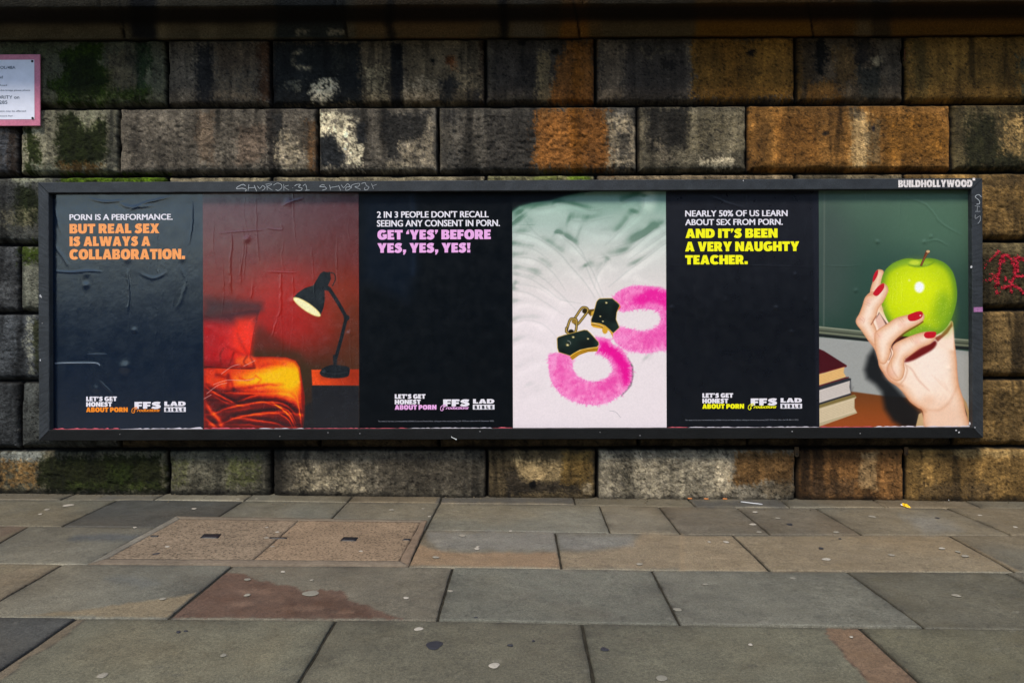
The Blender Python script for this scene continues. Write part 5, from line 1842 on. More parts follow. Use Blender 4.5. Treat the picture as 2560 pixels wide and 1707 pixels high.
for poly, edge_ in ((k((245, 720), (260, 705), (330, 682), (555, 624), (590, 628), (620, 655), (718, 762), (722, 792), (700, 815), (600, 828), (500, 850), (430, 890), (392, 916), (330, 895), (265, 875), (250, 830)), 0),
                    (k((715, 278), (735, 264), (800, 260), (880, 260), (955, 325), (962, 345), (928, 420), (920, 500), (958, 592), (890, 655), (855, 620), (800, 572), (740, 545), (640, 532), (638, 505), (665, 430), (700, 300)), 1)):
    pt.stroke(poly + [poly[0]], 2.6, (216, 176, 78), f=.9, cv=False, label=4)
    pt.fill(poly, lambda x, y: np.array(PL) + (np.clip(.5 + fbm(x / 30, y / 22, 2) * 2, 0, 1)[:, None] * np.array([16, 24, 20])), f=1, label=4)
for (x, y, r) in [(430, 700, 3.6), (600, 720, 2.8), (365, 790, 4.2), (812, 305, 3.2), (742, 462, 2.4), (772, 520, 2.6)]:
    pt.ell(*k((x, y))[0], r, r, (176, 156, 92), f=1)
    pt.ell(*k((x + 4, y - 8))[0], r * .9, r * .6, (8, 14, 13), f=1, s=.8)
    pt.ell(*k((x, y + 2))[0], r * .4, r * .4, (244, 236, 190), f=.8)
pt.stroke(k((365, 745), (395, 760), (398, 785)), 1.4, (190, 190, 180), f=.8, s=.7)
pt.stroke(c5((1485, 1352), (1520, 1360), (1548, 1390)), 1.0, (150, 140, 146), f=.7, s=.8)
pt.c *= (1 + .05 * fbm(pt.x / 2.6, pt.y / 2.6, 2))[:, None]
p4.rumple(.0005, 31, 4, 1)
p4.build({0: 'paper_sheet', 1: 'printed_fur_cuff', 2: 'printed_fur_cuff', 3: 'printed_chain', 4: 'printed_lock_plate'})

# ---- 5: charcoal, yellow slogan
p5 = Poster(1665, 2048.5, 'charcoal poster with a yellow slogan about a naughty TEACHER, left of the apple poster', .0040, (16, 20, 31), 0.0, (.4, .26, .38))
p5.pt.c[:] = vgrad([(470, (30, 31, 37)), (640, (25, 27, 33)), (800, (15, 18, 24)), (1075, (14, 18, 25))])(p5.pt.x, p5.pt.y)
p5.pt.c *= (1 + .12 * fbm(p5.pt.x / 60, p5.pt.y / 60, 3))[:, None]
p5.pt.fill(c6((900, 90), (945, 90), (945, 1445), (925, 1445)), (34, 36, 46), f=3, s=.5)
p5.rumple(.0010, 14, 18, 5)
for (x, y, h) in [(690, 760, .004), (780, 900, .0035), (90, 760, .0035), (800, 570, .003)]:
    p5.bump(*c6((x, y))[0], 5.5, h)
for pts, w, h in [(c6((300, 110), (420, 160), (520, 185)), 3, .0014), (c6((515, 100), (520, 180)), 2, .001), (c6((65, 515), (300, 520), (500, 515), (930, 525)), 1.6, .0009), (c6((80, 1400), (110, 1425), (160, 1440)), 2, .0016),
                  (c6((925, 100), (930, 500), (926, 1000)), 1.6, .001)]:
    p5.crease(pts, w, h)
p5.build({0: 'paper_sheet'})
lines(p5, 'white', 'headline', [("NEARLY 50% OF US LEARN", 168, 758, 200, 235), ("ABOUT SEX FROM PORN.", 168, 730, 250, 285)], conv=c6, **HEAD)
lines(p5, 'yellow', 'slogan', [("AND IT\u2019S BEEN", 170, 700, 305, 358), ("A VERY NAUGHTY", 168, 825, 380, 435), ("TEACHER.", 168, 528, 457, 510)], conv=c6, **SLOG)
campaign(p5, c6, -46, -20, 'yellow')
lines(p5, 'grey', 'small_print', [("The research has been commissioned by LADbible Group and ResearchBods, utilising an online survey among 2,827 18-29-year-olds in the UK (March 2025)", 168, 820, 1402, 1409)], .002, c6)

# ---- 6: the apple
p6 = Poster(2047.5, 2430, 'green chalkboard poster of a red-nailed hand holding up a green apple', .0026, (70, 96, 82), .0012, (.25, .36, .46))
pt = p6.pt
pt.c[:] = vgrad([(470, (84, 108, 90)), (560, (70, 94, 78)), (680, (50, 76, 64)), (830, (42, 66, 56))])(pt.x, pt.y)
pt.ell(2340, 560, 110, 90, (80, 112, 88), f=80, s=.6)
pt.ell(2070, 640, 60, 150, (66, 78, 72), f=50, s=.7)
pt.ell(2250, 700, 90, 60, (48, 78, 66), f=60, s=.6)
pt.stroke([(2061, 470), (2060, 700), (2058, 1070)], 3, (104, 112, 100), f=2.5, s=.6)
h = crop(2060, 600, 3.2675)
GREYW = (158, 158, 152)
pt.fill(h((-60, 790), (0, 795), (330, 825), (700, 860), (1065, 895), (1260, 915), (1260, 1600), (-60, 1600)), GREYW, f=2, label=7)
pt.fill(h((-60, 700), (0, 708), (330, 742), (700, 775), (1065, 800), (1260, 818), (1260, 905), (1065, 880), (330, 822), (-60, 785)), (96, 102, 84), f=1.5, label=8)
for dy, c_, w_ in ((8, (150, 154, 130), 2.6), (36, (58, 62, 50), 3.0), (52, (120, 122, 98), 2.4), (74, (22, 27, 27), 7)):
    pt.stroke(h((-60, 700 + dy), (330, 740 + dy), (700, 774 + dy), (1260, 816 + dy)), w_, c_, f=1.0, s=.9, cv=False)
pt.fill(h((1060, 915), (1130, 930), (1260, 940), (1260, 1500), (1130, 1300), (1090, 1100)), (176, 172, 164), f=8, s=.6)
# desk, shadow
pt.fill(h((-60, 1190), (215, 1235), (490, 1272), (820, 1300), (820, 1600), (-60, 1600)), vgrad([(970, (104, 58, 26)), (1020, (134, 68, 26)), (1065, (158, 74, 30))]), f=2.5, label=9)
pt.fill(h((410, 880), (360, 950), (330, 1060), (350, 1130), (420, 1180), (470, 1240), (495, 1380), (560, 1480), (640, 1530), (790, 1530), (790, 1400), (700, 1320), (520, 1130)), (18, 20, 22), f=11, s=.93)
# books
B_ = lambda *a: h(*a)
pt.fill(B_((-60, 1040), (215, 1130), (230, 1220), (240, 1200), (215, 1270), (-60, 1370)), (60, 58, 58), f=4, s=.5)
pt.fill(B_((-60, 1345), (250, 1262), (265, 1285), (250, 1300), (250, 1370), (272, 1412), (-60, 1530)), (188, 170, 132), f=1.2, label=5)
pt.fill(B_((-60, 1385), (245, 1290), (242, 1370), (262, 1402), (-60, 1500)), (214, 194, 158), f=1.2)
pt.fill(B_((-60, 1345), (250, 1262), (262, 1280), (-60, 1378)), (128, 110, 62), f=1.2)
for j in range(7):
    pt.stroke(B_((-60, 1405 + j * 13), (240, 1310 + j * 13)), .9, (176, 152, 116), f=.7, s=.5, cv=False)
pt.fill(B_((-60, 1200), (180, 1118), (222, 1132), (215, 1165), (215, 1235), (222, 1262), (-60, 1352)), (44, 46, 52), f=1.2, label=4)
pt.fill(B_((-60, 1232), (212, 1148), (208, 1200), (218, 1250), (-60, 1336)), (206, 194, 184), f=1.2)
for j in range(6):
    pt.stroke(B_((-60, 1252 + j * 13), (208, 1166 + j * 13)), .9, (172, 160, 150), f=.7, s=.5, cv=False)
pt.fill(B_((-60, 880), (0, 905), (185, 1022), (183, 1036), (0, 1082), (-60, 1096)), (70, 16, 24), f=1.2, label=3)
pt.stroke(B_((-60, 1094), (0, 1078), (184, 1030)), 2.4, (110, 26, 30), f=.8, cv=False)
pt.fill(B_((-60, 1100), (0, 1086), (168, 1036), (160, 1080), (180, 1116), (0, 1172), (-60, 1190)), (232, 184, 116), f=1.2, label=3)
for j in range(6):
    pt.stroke(B_((-60, 1116 + j * 12), (164, 1050 + j * 12)), .9, (190, 136, 74), f=.7, s=.5, cv=False)
pt.stroke(B_((-60, 1200), (0, 1178), (200, 1120)), 2.2, (118, 20, 22), f=.8, cv=False)
# sleeve
pt.fill(h((740, 1560), (775, 1420), (800, 1408), (840, 1560)), (196, 162, 112), f=1.5, label=6)
pt.fill(h((1120, 1260), (1165, 1330), (1195, 1430), (1200, 1560), (1160, 1560), (1135, 1400)), (184, 144, 92), f=1.5, label=6)
pt.stroke(h((1128, 1300), (1150, 1380), (1165, 1440), (1168, 1560)), 3.4, (40, 26, 18), f=1.2, s=.9)
SK, SM, SD = (255, 226, 202), (236, 182, 142), (200, 122, 82)
# index finger (behind the apple)
pt.fill(h((440, 242), (478, 246), (488, 270), (480, 320), (466, 400), (452, 450), (380, 450), (376, 420), (388, 370), (400, 330), (415, 275)), SK, f=1, cv=True, label=1, edge=(SM, SD, 9))
pt.fill(h((442, 246), (436, 290), (410, 335), (398, 340), (402, 300), (420, 262)), (196, 22, 40), f=.9, cv=True, label=11)
# palm, wrist
hand = h((1038, 660), (1056, 720), (1062, 800), (1075, 900), (1086, 1000), (1090, 1080), (1102, 1180), (1135, 1290), (1155, 1400), (1172, 1560), (850, 1560), (808, 1400), (765, 1368), (700, 1318),
         (650, 1250), (590, 1190), (530, 1150), (480, 1080), (450, 1030), (440, 980), (428, 930), (405, 880), (360, 820), (310, 745), (268, 690), (262, 652), (290, 600), (312, 540), (340, 462), (400, 420), (460, 470), (600, 640), (900, 700))
pt.fill(hand, SK, f=1, cv=True, label=1, edge=(SM, SD, 12))
pt.ell(*h((860, 1010))[0], 45, 60, (255, 236, 220), f=30, s=.6)
pt.ell(*h((850, 1310))[0], 16, 12, (240, 188, 152), f=12, s=.6)
pt.ell(*h((980, 1440))[0], 50, 40, (240, 190, 156), f=28, s=.6)
pt.stroke(h((1090, 1180), (1060, 1260), (1010, 1340), (930, 1390), (830, 1380)), 5, (214, 146, 104), f=6.4, s=0.42, taper=True)
pt.stroke(h((660, 1010), (720, 1060), (770, 1140), (860, 1230)), 3, (206, 134, 96), f=4.0, s=0.45, taper=True)
pt.stroke(h((660, 1010), (680, 1060), (660, 1130), (625, 1175)), 3, (196, 122, 84), f=3.2, s=0.48, taper=True)
pt.stroke(h((520, 1000), (515, 1060), (540, 1110), (590, 1150)), 2.6, (190, 118, 82), f=3.2, s=0.48, taper=True)
pt.stroke(h((640, 1190), (560, 1160), (500, 1100), (460, 1040)), 4, (196, 116, 74), f=4.8, s=0.42)
pt.stroke(h((830, 1400), (790, 1370), (720, 1330), (650, 1250)), 4, (200, 122, 80), f=4.8, s=0.42)
for a0 in range(5):
    pt.stroke(h((880 + a0 * 26, 1100 + a0 * 16), (960 + a0 * 22, 1190 + a0 * 20)), 1.0, (226, 172, 138), f=1.6, s=0.30)
# thumb, apple shadow on the palm
pt.fill(h((980, 720), (1040, 664), (1056, 720), (1062, 800), (1060, 900), (900, 880), (860, 800)), SK, f=5)
pt.fill(h((900, 800), (960, 770), (1030, 690), (1042, 668), (1050, 700), (1010, 760), (930, 830)), (132, 44, 26), f=2.5, s=.85)
# dark gap behind the fingers
pt.fill(h((425, 640), (450, 590), (520, 690), (660, 800), (700, 900), (560, 900), (470, 740)), (70, 26, 20), f=2, s=.9)
pt.fill(h((420, 650), (455, 595), (505, 690), (450, 740)), (236, 190, 168), f=2)
# apple
apple = h((700, 150), (640, 158), (565, 190), (505, 240), (472, 310), (460, 400), (466, 500), (488, 590), (525, 670), (575, 735), (640, 790), (720, 815), (800, 810), (880, 790), (955, 755), (1010, 700), (1050, 620), (1080, 520),
          (1088, 430), (1075, 330), (1045, 250), (990, 190), (920, 158), (850, 148), (775, 160))
pt.fill(apple, (182, 206, 14), f=1, cv=True, label=2, edge=((104, 146, 34), 22))
pt.ell(*h((760, 400))[0], 60, 52, (222, 236, 8), f=40, s=.95)
pt.ell(*h((700, 520))[0], 60, 36, (218, 232, 6), f=30, s=.7)
pt.ell(*h((980, 600))[0], 24, 50, (122, 166, 30), f=22, s=.7)
pt.ell(*h((720, 740))[0], 60, 16, (112, 158, 40), f=12, s=.7)
pt.fill(h((560, 195), (650, 165), (720, 160), (700, 200), (620, 215), (520, 260)), (128, 170, 46), f=7, s=.6)
pt.ell(*h((775, 190))[0], 28, 8.5, (150, 186, 44), f=5, s=.9)
pt.ell(*h((740, 185))[0], 13, 6, (214, 226, 60), f=4, s=.8)
pt.stroke(h((690, 205), (760, 216), (850, 206), (900, 180)), 4, (100, 140, 36), f=3, s=.8, taper=True)
pt.ell(*h((780, 385))[0], 12.5, 14, (255, 255, 250), f=4, na=2)
pt.ell(*h((697, 330))[0], 3, 3, (244, 248, 140), f=2, s=.8)
rs = np.random.RandomState(8)
for _ in range(420):
    a, r = rs.uniform(0, 6.28), math.sqrt(rs.rand())
    x, y = 775 + 280 * r * math.cos(a), 480 + 290 * r * math.sin(a)
    pt.ell(*h((x, y))[0], .8, .8, (232, 242, 120), f=.8, s=.5)
for x in (560, 590, 630):
    pt.stroke(h((x, 300), (x + 4, 400), (x, 520)), 2, (226, 240, 70), f=1.5, s=.4)
pt.fill(h((783, 212), (805, 160), (828, 100), (834, 84), (866, 90), (862, 104), (845, 120), (815, 180), (800, 213)), (104, 54, 30), f=.9, label=10)
pt.stroke(h((795, 205), (820, 150), (848, 105)), 1.6, (160, 94, 60), f=1, s=.8)
pt.ell(*h((850, 94))[0], 4.6, 3.2, (214, 176, 124), f=.9, label=10)
# middle finger
pt.fill(h((405, 432), (440, 380), (480, 352), (512, 370), (526, 405), (515, 445), (480, 512), (445, 560), (428, 620), (405, 668), (425, 720), (440, 790), (415, 860), (360, 815), (310, 745), (268, 690), (262, 652), (288, 600), (312, 540), (342, 462)),
        SK, f=1, cv=True, label=1, edge=(SM, SD, 9))
pt.fill(h((486, 354), (493, 372), (485, 402), (455, 440), (428, 458), (404, 446), (404, 430), (430, 392), (465, 362)), (200, 24, 40), f=.9, cv=True, label=11)
pt.stroke(h((428, 620), (400, 665), (385, 690)), 2.4, (150, 74, 46), f=1.6, s=.8)
pt.stroke(h((300, 620), (330, 650), (320, 680)), 1.6, (224, 168, 134), f=1.5, s=.6)
# pinky shadow
pt.fill(h((655, 995), (700, 945), (780, 890), (860, 850), (905, 822), (920, 848), (885, 895), (800, 945), (720, 985)), (104, 10, 10), f=4, s=.95, cv=True)
pt.fill(h((552, 850), (590, 805), (640, 785), (690, 790), (620, 830), (570, 880)), (56, 18, 14), f=2, s=.95)
# ring finger
pt.fill(h((412, 775), (425, 745), (465, 715), (520, 680), (580, 640), (640, 620), (700, 606), (760, 586), (802, 592), (822, 622), (808, 660), (755, 695), (690, 730), (640, 765), (580, 820), (552, 860), (545, 900), (530, 960), (500, 1010), (455, 1000), (430, 940), (415, 860)),
        SK, f=1, cv=True, label=1, edge=(SM, SD, 9))
pt.stroke(h((808, 668), (755, 703), (690, 740), (640, 775), (585, 828)), 3.2, (120, 46, 24), f=1.8, s=.85)
pt.fill(h((684, 624), (700, 606), (760, 584), (798, 584), (808, 605), (795, 635), (750, 658), (706, 662), (688, 648)), (198, 20, 36), f=.9, cv=True, label=11)
pt.ell(*h((787, 617))[0], 2.2, 1.6, (255, 210, 210), f=1)
# little finger
pt.fill(h((558, 880), (575, 848), (620, 820), (690, 790), (760, 765), (820, 750), (890, 746), (916, 765), (908, 806), (862, 850), (785, 882), (715, 935), (665, 965), (655, 1010), (660, 1060), (640, 1130), (590, 1150), (530, 1110), (515, 1050), (540, 980), (565, 930)),
        SK, f=1, cv=True, label=1, edge=(SM, SD, 9))
pt.stroke(h((862, 858), (785, 890), (715, 942), (668, 972)), 3, (132, 40, 24), f=1.6, s=.8)
pt.fill(h((816, 772), (835, 752), (885, 748), (914, 752), (914, 775), (895, 798), (850, 803), (826, 796)), (198, 20, 36), f=.9, cv=True, label=11)
pt.stroke(h((570, 930), (550, 985), (560, 1060), (600, 1120)), 2.5, (214, 152, 116), f=2.5, s=.6)
for (kx, ky, kr) in [(300, 650, 9), (440, 780, 10), (590, 880, 9), (360, 500, 8), (470, 560, 6), (640, 690, 9), (760, 830, 8), (540, 1090, 14)]:
    pt.ell(*h((kx, ky))[0], kr, kr * .8, (238, 172, 146), f=kr, s=.45)
for (ax, ay, bx2, by2) in [(612, 640, 640, 676), (628, 632, 654, 664), (330, 520, 372, 540), (338, 505, 378, 524), (700, 800, 722, 836), (712, 794, 734, 828), (290, 640, 318, 662), (432, 760, 452, 790)]:
    pt.stroke(h((ax, ay), (bx2, by2)), 1.0, (206, 140, 108), f=.9, s=.5, cv=False)
pt.stroke(h((540, 890), (550, 930), (530, 980)), 2.4, (150, 84, 56), f=1.6, s=.8)
pt.c *= (1 + .05 * fbm(pt.x / 2.6, pt.y / 2.6, 2))[:, None]
p6.rumple(.0008, 17, 5, 3)
for pts, w, hh in [(c6((1200, 90), (1205, 130), (1215, 160)), 2, .0016), (c6((1400, 100), (1405, 180), (1405, 300)), 2.2, .0016), (c6((1430, 120), (1560, 170), (1640, 270), (1760, 340)), 3, .0016), (c6((950, 515), (1080, 520), (1180, 515)), 1.4, .0009),
                   (c6((1560, 380), (1620, 370), (1680, 400)), 3, .0016), (h((545, 330), (550, 400), (545, 520)), 1.6, .0008), (h((580, 310), (585, 400)), 1.6, .0008), (h((632, 340), (634, 480)), 1.6, .0008)]:
    p6.crease(pts, w, hh)
for (x, y, hh) in [(1275, 380, .004), (1545, 380, .0035), (1150, 660, .0035), (1585, 350, .003)]:
    p6.bump(*c6((x, y))[0], 5, hh)
pt.lab[(pt.lab == 8) & (pt.x > 2260)] = 18
pt.lab[(pt.lab == 7) & (pt.x > 2260)] = 17
pt.lab[(pt.lab == 6) & (pt.x > 2360)] = 16
for k_, (cx, cy) in enumerate(((420, 290), (450, 405), (745, 620), (865, 775))):
    hx_, hy_ = h((cx, cy))[0]
    pt.lab[(pt.lab == 11) & (np.hypot(pt.x - hx_, pt.y - hy_) < 22)] = 20 + k_
p6.build({0: 'paper_sheet', 1: 'printed_hand', 2: 'printed_apple', 10: ('apple_stem', 2), 3: 'printed_book', 4: 'printed_book', 5: 'printed_book', 6: 'printed_sleeve', 7: 'printed_wall',
          8: 'printed_chalk_ledge', 9: 'printed_desk', 17: 'printed_wall', 18: 'printed_chalk_ledge', 16: 'printed_sleeve',
          11: ('fingernail', 1), 20: ('fingernail', 1), 21: ('fingernail', 1), 22: ('fingernail', 1), 23: ('fingernail', 1)})

# ragged strips of older paper along the foot of the posters
M_TORN_W = surface('torn_white_paper', .7, .3, color=(205, 196, 202))
M_TORN_R = surface('torn_red_paper', .7, .3, color=(196, 84, 96))
for po, segs in ((p1, [(131, 300, M_TORN_R, 4.0), (300, 440, M_TORN_W, 3.0), (430, 508, M_TORN_W, 7)]), (p2, [(508, 640, M_TORN_R, 4), (640, 760, M_TORN_W, 2.2), (760, 897, M_TORN_R, 2.0)]),
                 (p3, [(897, 1020, M_TORN_R, 1.8), (1020, 1230, M_TORN_W, 2.2), (1230, 1281, M_TORN_R, 3)]), (p5, [(1666, 1720, M_TORN_R, 3), (1720, 2047, M_TORN_W, 2.2)]),
                 (p6, [(2048, 2180, M_TORN_R, 2.5), (2180, 2428, M_TORN_W, 3.4)])):
    for (a, b, m_, hh) in segs:
        n = max(6, int((b - a) / 6))
        xs = np.linspace(px_x(a), px_x(b), n)
        zb = np.full(n, FZ0 + RW - .006)
        up = np.array([hh * random.uniform(.1, .9) for _ in range(n)]) / 381.6
        up[0] = up[-1] = .0005
        y = np.array([po.y - .004 - random.random() * .004 for _ in range(n)])
        V = np.concatenate([np.stack([xs, y - .002, zb], -1), np.stack([xs, y, zb + .006 + up], -1)])
        F = [(i, i + 1, n + i + 1, n + i) for i in range(n - 1)]
        raw_mesh('torn_edge', V, F, m_, po.root)

# ------------------------------------------------------------------ marks on the frame
L = Lettering(YF, None, .0022)
cb = crop(2100, 440, 6.189)
(a, b), (c, d) = cb((900, 66), (2045, 178))
L.line("BUILDHOLLYWOOD", a, c, b, d, 'heavy')
(a, b), (c, d) = cb((2048, 34), (2088, 74))
L.box(a, c, b, d)
m_, nt, p_ = new_mat('chipped_white_paint')
tc = node(nt, 'ShaderNodeNewGeometry').outputs['Position']
nn = noise_node(nt, 190, 4, .7, tc)
mx = ramp(nt, nn.outputs[0], [(.36, tuple(lin((120, 116, 114)))), (.47, tuple(lin((236, 226, 220))))])
nt.links.new(mx, p_.inputs['Base Color'])
p_.inputs['Roughness'].default_value = .5
L.build('frame_lettering', m_, board)
# scratched tags
M_SCR = surface('scratched_paint', .6, .3, color=(186, 190, 192), speckle=[(200, .7, 1.15, 3, .3, .6)])
sc_ = crop(580, 450, 6.189)
L = Lettering(YF, None, .0014)
split_ = False
for pts, w in [(sc_((208, 95), (180, 72), (130, 85), (70, 125), (90, 140), (160, 130), (222, 150), (205, 180)), .0030), (sc_((262, 75), (250, 168)), .0022), (sc_((255, 125), (360, 118)), .0020), (sc_((345, 85), (382, 175)), .0026),
               (sc_((395, 95), (430, 135), (470, 90)), .002), (sc_((470, 85), (512, 115), (495, 150), (465, 165)), .0022), (sc_((540, 80), (548, 160)), .0018), (sc_((520, 70), (600, 55), (610, 75), (550, 105), (625, 160)), .0018),
               (sc_((640, 85), (700, 52), (760, 70), (770, 120), (720, 165), (675, 150)), .002), (sc_((800, 65), (805, 165)), .0016), (sc_((880, 85), (810, 110), (885, 160)), .0016), (sc_((940, 122), (946, 128)), .002),
               (sc_((970, 95), (1010, 72), (1060, 75), (1030, 110), (1085, 130), (1060, 165), (985, 160)), .0024), (sc_((1100, 95), (1140, 70), (1160, 160)), .0018), (sc_((1130, 162), (1200, 158)), .0016),
               (sc_((1435, 85), (1400, 75), (1360, 105), (1440, 110), (1460, 140), (1400, 160)), .0022), (sc_((1510, 80), (1525, 155)), .002), (sc_((1520, 120), (1640, 100)), .002), (sc_((1650, 85), (1680, 165)), .002),
               (sc_((1690, 75), (1730, 120), (1790, 60), (1835, 120), (1800, 155), (1760, 160), (1770, 115), (1830, 105)), .0018), (sc_((1850, 130), (1860, 80), (1970, 55), (1960, 100), (1900, 105), (1990, 150)), .0018),
               (sc_((2000, 60), (2060, 45), (2080, 90), (2120, 110), (2090, 155), (2050, 150), (2060, 115)), .0018), (sc_((2160, 60), (2190, 140)), .0016), (sc_((2180, 95), (2240, 70)), .0014)]:
    if pts[0][0] > 796 and not split_:
        L.build('scratched_tag', M_SCR, board)
        L, split_ = Lettering(YF, None, .0014), True
    L.ribbon(pts, w * 1.15)
L.build('scratched_tag', M_SCR, board)
L = Lettering(YF, None, .0014)
sd_ = crop(2100, 440, 6.189)
for pts, w in [(sd_((2185, 325), (2140, 290), (2090, 325), (2150, 380), (2155, 430), (2110, 440)), .0034), (sd_((2085, 465), (2165, 475)), .0020), (sd_((2125, 470), (2120, 545)), .0020), (sd_((2090, 550), (2170, 550)), .0018),
               (sd_((2090, 600), (2095, 660), (2165, 620), (2165, 690), (2130, 740)), .0018)]:
    L.ribbon(pts, w)
L.build('scratched_tag', M_SCR, board)
# pink smear and pale chips
L = Lettering(YF, None, .0015)
L.box(*(lambda a, b: (a[0][0], b[0][0], a[0][1], b[0][1]))(c6((1830, 756)), c6((1882, 784))))
L.build('pink_smear', surface('pink_smear_paint', .5, .4, color=(168, 112, 158), speckle=[(90, .6, 1.2, 4, .35, .65)]), board)
M_CHIP = surface('chip_white', .7, .3, color=(196, 194, 194))


def chip(px, py, w, hh, y=YF - .0016):
    c = on_wall(float(px), float(py), YF)
    n = 7
    vs = [(c[0] + w / 2 / 384 * math.cos(t) * random.uniform(.6, 1.1), y - random.random() * .001, c[2] + hh / 2 / 384 * math.sin(t) * random.uniform(.6, 1.1)) for t in np.linspace(0, 2 * math.pi, n, False)]
    mb = MB()
    mb.add(vs, [tuple(range(n))])
    mb.build('paint_chip', M_CHIP, board)


for (x, y, w, hh) in [(101, 740, 4, 8), (104, 742, 2, 7), (101, 900, 3, 6), (106, 808, 2, 2), (2428, 667, 7, 10), (2424, 1058, 6, 9), (2420, 1064, 10, 4), (2390, 1075, 5, 4), (2397, 1080, 4, 5), (1600, 1088, 3, 2), (1500, 1080, 2, 2),
                      (900, 1083, 2, 2), (700, 1090, 2, 2), (820, 1081, 3, 2), (2437, 1068, 4, 3), (1858, 452, 2, 5), (300, 1085, 2, 2), (1200, 1078, 3, 2), (2150, 1083, 3, 2), (1980, 1078, 4, 2)]:
    chip(x, y, w, hh)
# ------------------------------------------------------------------ small things
sc2 = crop(1100, 1060, 29.4)
a, b = (on_wall(*map(float, q_), -.116) for q_ in sc2((850, 950), (1180, 1090)))
mb = MB()
d = Vector((b[0] - a[0], -.010, b[2] - a[2]))
pa, pb = Vector(a), Vector(a) + d
mb.tube([pa + Vector((-.003, .02, .002)), pa, pa + d * .5, pb], [.0014, .0017, .0018, .0020], 8)
dn = d.normalized()
mb.tube([pb - dn * .001, pb + dn * .002, pb + dn * .0035, pb + dn * .005], [.0022, .0052, .0054, .0040], 10)
s_ = mb.build('screw', surface('zinc_screw', .45, .5, color=(205, 208, 206)), None, loc=tuple(pa), smooth_shade=False)
tag(s_, 'pale screw sticking out of the bottom rail of the black frame', 'screw')


def tab(px0, px1, py0, py1, y0, label, col):
    A, B = on_wall(float(px0), float(py1), y0), on_wall(float(px1), float(py0), y0)
    root = empty('wall_bracket', (float(A[0] + B[0]) / 2, y0, float(A[2])), label, 'bracket', 'rusty fixings in the wall joints')
    m = MB()
    w = B[0] - A[0]
    n = 8
    out = [(A[0], B[2]), (A[0], A[2] + w / 2)] + [(A[0] + w / 2 - w / 2 * math.cos(t), A[2] + w / 2 - w / 2 * math.sin(t)) for t in np.linspace(0, math.pi, n)[1:-1]] + [(B[0], A[2] + w / 2), (B[0], B[2])]
    k_ = len(out)
    vs = [(x, y0, z) for x, z in out] + [(x, y0 + .006, z) for x, z in out]
    fs = [tuple(range(k_)), tuple(range(2 * k_ - 1, k_ - 1, -1))] + [(i, (i + 1) % k_ + 0, (i + 1) % k_ + k_, i + k_)[::-1] for i in range(k_)]
    m.add(vs, fs)
    mat = surface('rusty_iron', .8, .3, color=col, speckle=[(120, .6, 1.3, 4, .3, .7)])
    m.build('strap', mat, root)
    m = MB()
    c = Vector(((A[0] + B[0]) / 2, y0 - .0005, A[2] + w * .62))
    m.tube([c + Vector((0, .003, 0)), c + Vector((0, -.002, 0)), c + Vector((0, -.004, 0))], [w * .2, w * .2, w * .12], 8)
    m.build('bolt', surface('dark_iron', .6, .4, color=(44, 36, 30)), root)


tab(2262, 2272, 122, 155, .012, 'small rust-red bracket in the joint of the top course of stones at the right', (112, 62, 36))
tab(1986.5, 1997.5, 1117, 1142, .004, 'rusty iron strap hanging below the frame in the joint under the teacher poster', (84, 66, 44))
tab(2261, 2271, 1117, 1139, .004, 'rusty iron strap hanging below the frame under the hand holding the apple', (92, 70, 46))

# notice
sx0, sx1 = float(on_wall(-178., 220., -.03)[0]), float(on_wall(100., 220., -.03)[0])
sz1, sz0 = float(on_wall(50., 136.6, -.03)[2]), float(on_wall(50., 315., -.03)[2])
sign = empty('notice_sign', ((sx0 + sx1) / 2, -.03, sz0), 'white notice with a faded pink border screwed to the mossy stone at the left', 'sign')
mb = MB()
mb.box(sx0, sx1, -.030, -.022, sz0, sz1, .0015)
mb.build('plate', surface('faded_red_plate', .5, .4, color=(196, 112, 134), speckle=[(60, .85, 1.12, 4, .3, .7), (12, .9, 1.08, 4, .3, .7)]), sign)
L = Lettering(-.03, None, .0012)
L.box(-164, 86, 150, 300)
L.build('white_field', surface('sign_white', .5, .4, color=(222, 222, 232), speckle=[(20, .94, 1.05, 4, .3, .7)]), sign)
L = Lettering(-.03, None, .0026)
M_NINK = surface('faded_grey_ink', .6, .3, color=(84, 96, 110))
sg = lambda x, y: (x / 7.125, 120 + y / 7.125)
for s, x0, x1, y0, y1, o in [("OL/48A", 8, 280, 328, 380, .006), ("ad", -8, 55, 500, 548, .004), ("s Road", -60, 128, 655, 682, .002), ("this bridge please phone", 8, 540, 745, 772, .002),
                             ("AUTHORITY on", -320, 348, 855, 912, .004), ("285", -8, 135, 942, 1000, .004), ("trains may be affected", -40, 465, 1115, 1142, .002), ("Network Rail", -60, 225, 1202, 1226, .002)]:
    (a, b), (c, d) = sg(x0, y0), sg(x1, y1)
    L = Lettering(-.03, None, .0026)
    L.line(s, a, c, b, d, o)
    L.build('notice_lettering', M_NINK, sign)
for (x, y) in ((81, 154), (82, 296), (-160, 154), (-160, 296)):
    c = Vector(on_wall(float(x), float(y), -.03))
    mb = MB()
    mb.tube([c + Vector((0, .002, 0)), c + Vector((0, -.004, 0)), c + Vector((0, -.006, 0))], [.008, .008, .005], 10)
    mb.build('screw', surface('black_screw', .5, .4, color=(20, 20, 20)), sign)
# spacers that hold the plate off the stone
M_SPACER = surface('spacer_black', .7, .3, color=(20, 20, 20))
for (x, y) in ((81, 154), (82, 296), (-160, 154), (-160, 296)):
    c = on_wall(float(x), float(y), -.03)
    mb = MB()
    mb.box(c[0] - .01, c[0] + .01, -.0215, .03, c[2] - .01, c[2] + .01)
    mb.build('spacer', M_SPACER, sign)

